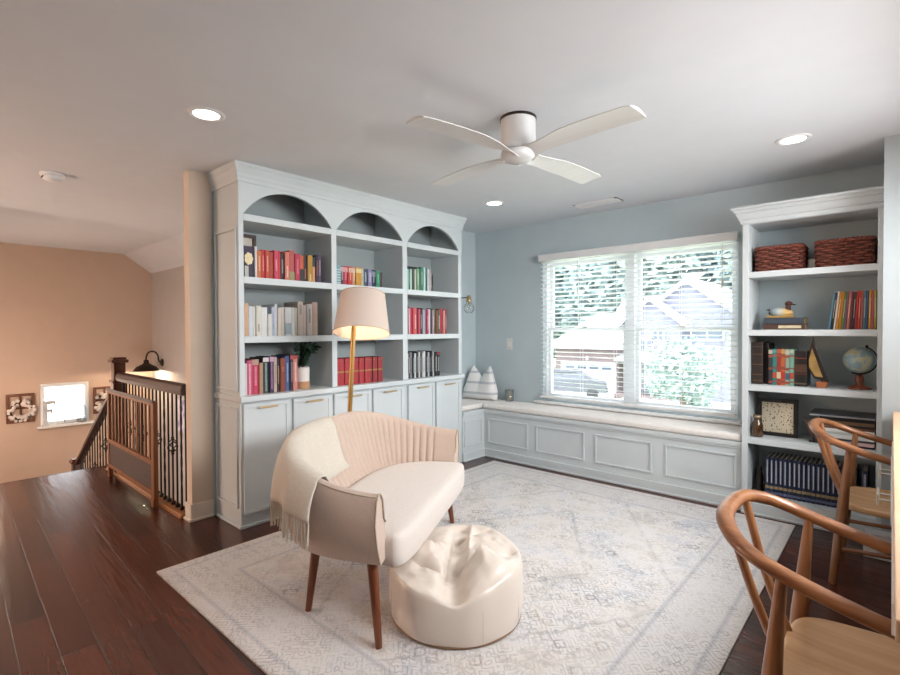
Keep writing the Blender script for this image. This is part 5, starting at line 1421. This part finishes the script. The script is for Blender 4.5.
for (x0, x1, z0, z1, yy) in ((-8.55, -7.95, .55, 1.25, HY - .72), (-7.15, -6.55, .55, 1.25, HY - .72), (-7.9, -7.2, -.05, .75, HY - .72), (-8.4, -7.9, -2.2, -.9, HY - .72), (-7.6, -6.5, -2.3, -.9, HY - .72), (-5.2, -3.6, .75, 1.2, HY - .02)):
    m2 = MB(); m2.box(x0, x1, yy - .03, yy + .02, z0, z1); wo = m2.build('window', M_DKW, hs)
    m2 = MB(); m2.frame('y', x0 - .08, x1 + .08, z0 - .08, z1 + .08, yy - .06, yy, .09); m2.box((x0 + x1) / 2 - .03, (x0 + x1) / 2 + .03, yy - .05, yy, z0, z1); m2.build('window_trim', M_WHT, wo)
m2 = MB(); m2.prism([(-8.9, HY - 2.2, -.55), (-5.2, HY - 2.2, -.55), (-5.2, HY, .1), (-8.9, HY, .1)], (0, 0, .12)); m2.build('porch_roof', M_ROOF, hs)
for xa in (-8.2, -6.1, -5.35):
    m2 = MB(); m2.box(xa - .12, xa + .12, HY - 2.1, HY - 1.86, GZ, -.5); m2.build('porch_column', M_WHT, hs)
m2 = MB(); m2.box(-8.9, -5.2, HY - 2.2, HY, GZ, GZ + .25); m2.build('porch_floor', M_BRICK, hs)

cr = thing('parked_car', 'silver grey car parked on the driveway across the street', 'car', (-11.0, 22.2, GZ + .03), math.radians(24))
P = []
outline = [(-2.2, .45), (-2.25, .95), (-1.7, 1.12), (-1.15, 1.62), (.55, 1.68), (1.35, 1.12), (2.15, .98), (2.28, .45)]
b = MB()
secs = []
for yv, sxx in ((-.9, .97), (-.75, 1.0), (.75, 1.0), (.9, .97)):
    secs.append([(x * sxx, yv * (1 if z < 1.2 else .82), z) for x, z in outline])
b.grid(secs, smooth=False, cv=True); b.poly(secs[0]); b.poly(secs[-1])
b.build('car_body', mat('car_silver', '#5c5e66', .3, metal=.4), cr, bevel=.06, seg=3)
for sy in (-1, 1):
    b = MB(); b.prism([(-1.45, sy * .835, 1.18), (1.15, sy * .835, 1.18), (.5, sy * .76, 1.58), (-1.1, sy * .76, 1.58)], (0, sy * .01, 0)); b.build('side_window', mat('car_glass', '#2c3238', .1), cr)
    for xw in (-1.4, 1.4):
        b = MB(); b.lathe([(.001, -.11), (.30, -.11), (.33, -.08), (.33, .08), (.30, .11), (.001, .11)], (xw, sy * .82, .33), 24, rotx(PI / 2), caps=False); b.build('wheel', mat('car_tyre', '#2a2a2c', .7), cr)
for xw, c_ in ((2.24, '#e8e8ea'), (-2.24, '#8a2a2a')):
    for sy in (-1, 1):
        b = MB(); b.box(xw - .04, xw + .03, sy * .62 - .16, sy * .62 + .16, .72, .88); b.build('lamp', mat('car_lamp_' + c_.strip('#'), c_, .2), cr, bevel=.02)

def leaf_cloud(r, n, seed, size):
    rng = random.Random(seed); b = MB()
    for _ in range(n):
        while True:
            p = Vector((rng.uniform(-1, 1), rng.uniform(-1, 1), rng.uniform(-1, 1)))
            if .25 < p.length < 1: break
        p *= 1 + .25 * noise.noise(p * 2.3 + Vector((seed, 0, 0)))
        c_ = Vector((p.x * r[0], p.y * r[1], p.z * r[2]))
        d = Vector((rng.gauss(0, 1), rng.gauss(0, 1), rng.gauss(0, 1))).normalized(); e = d.orthogonal().normalized(); s = size * rng.uniform(.6, 1.3)
        b.poly([c_ - d * s, c_ - e * s * .6, c_ + d * s, c_ + e * s * .6])
    return b
M_LEAF = [mat('tree_leaf_a', '#8a9c9c', .8, var=.3, scale=2), mat('tree_leaf_b', '#93a49f', .8, var=.3, scale=2), mat('tree_leaf_c', '#7f9396', .8, var=.3, scale=2)]
M_BARK = mat('tree_bark', '#6a5a4c', .9, var=.2)
CLOUDS = {}
def tree(name, x, y, zc, r, k, label, cat='tree', group=None, leaf=.30, n=1500):
    t = thing(name, label, cat, (x, y, GZ), group=group)
    o = leaf_cloud(r, n, k * 3 + 1, leaf).build('foliage', M_LEAF[k % 3], t, fix=False); o.location = (0, 0, zc - GZ); o['kind'] = 'stuff'
    b = MB(); b.tube([(0, 0, 0), (.1, .05, (zc - GZ) * .6), (0, 0, zc - GZ + r[2] * .3)], [max(.06, r[0] * .09), max(.04, r[0] * .06), .04], 8); b.build('trunk', M_BARK, t)
    return t
bgl = ['far left', 'second from left', 'third from left', 'fourth from left', 'fifth from left', 'sixth from left', 'seventh from left', 'far right']
for k in range(8):
    tree('background_tree', -31 + k * 4.6 + (k % 2) * .8, 39 + (k % 3) * 2, 3.6 + (k % 3) * .6, (3.9, 3.0, 7.2), k, f'tall green tree behind the house, {bgl[k]} in the tree line', group='trees behind the house', leaf=.48, n=2200)
tree('front_tree', -4.2, 21.0, -.7, (1.9, 1.5, 1.6), 1, 'leafy green tree in front of the right half of the house', leaf=.16, n=1500)
tree('side_tree', -15.9, 25.0, .4, (1.7, 1.5, 2.6), 2, 'green tree at the left side of the garage', leaf=.22, n=1400)
tree('hedge_shrub', -15.0, 22.0, -2.2, (1.3, .8, .8), 0, 'low dark hedge left of the parked car', 'shrub', leaf=.14, n=900)
tree('garden_shrub', -3.9, 22.6, -2.55, (.7, .5, .45), 1, 'round green shrub in the flower bed by the porch', 'shrub', leaf=.1, n=500)

# ------------------------------------------------------------------ move origins of everything built in world coordinates to its base
bpy.context.view_layer.update()
def all_desc(o):
    out = [o]
    for c in BYP.get(o, []): out += all_desc(c)
    return out
BYP = {}
for o in COL.objects:
    if o.parent: BYP.setdefault(o.parent, []).append(o)
for o in WORLD_BUILT:
    if o.type == 'MESH' and o not in BYP or o.type == 'MESH':
        base_pts = [v.co for v in o.data.vertices]
    else:
        base_pts = []
        for d in all_desc(o):
            if d.type == 'MESH': base_pts += [v.co for v in d.data.vertices]
    if not base_pts: continue
    x0 = min(p.x for p in base_pts); x1 = max(p.x for p in base_pts); y0 = min(p.y for p in base_pts); y1 = max(p.y for p in base_pts); z0 = min(p.z for p in base_pts)
    off = Vector(((x0 + x1) / 2, (y0 + y1) / 2, z0))
    o.location = off
    if o.type == 'MESH':
        o.data.transform(Matrix.Translation(-off))
        for c in BYP.get(o, []): c.location = c.location - off
    else:
        for c in BYP.get(o, []): c.location = c.location - off
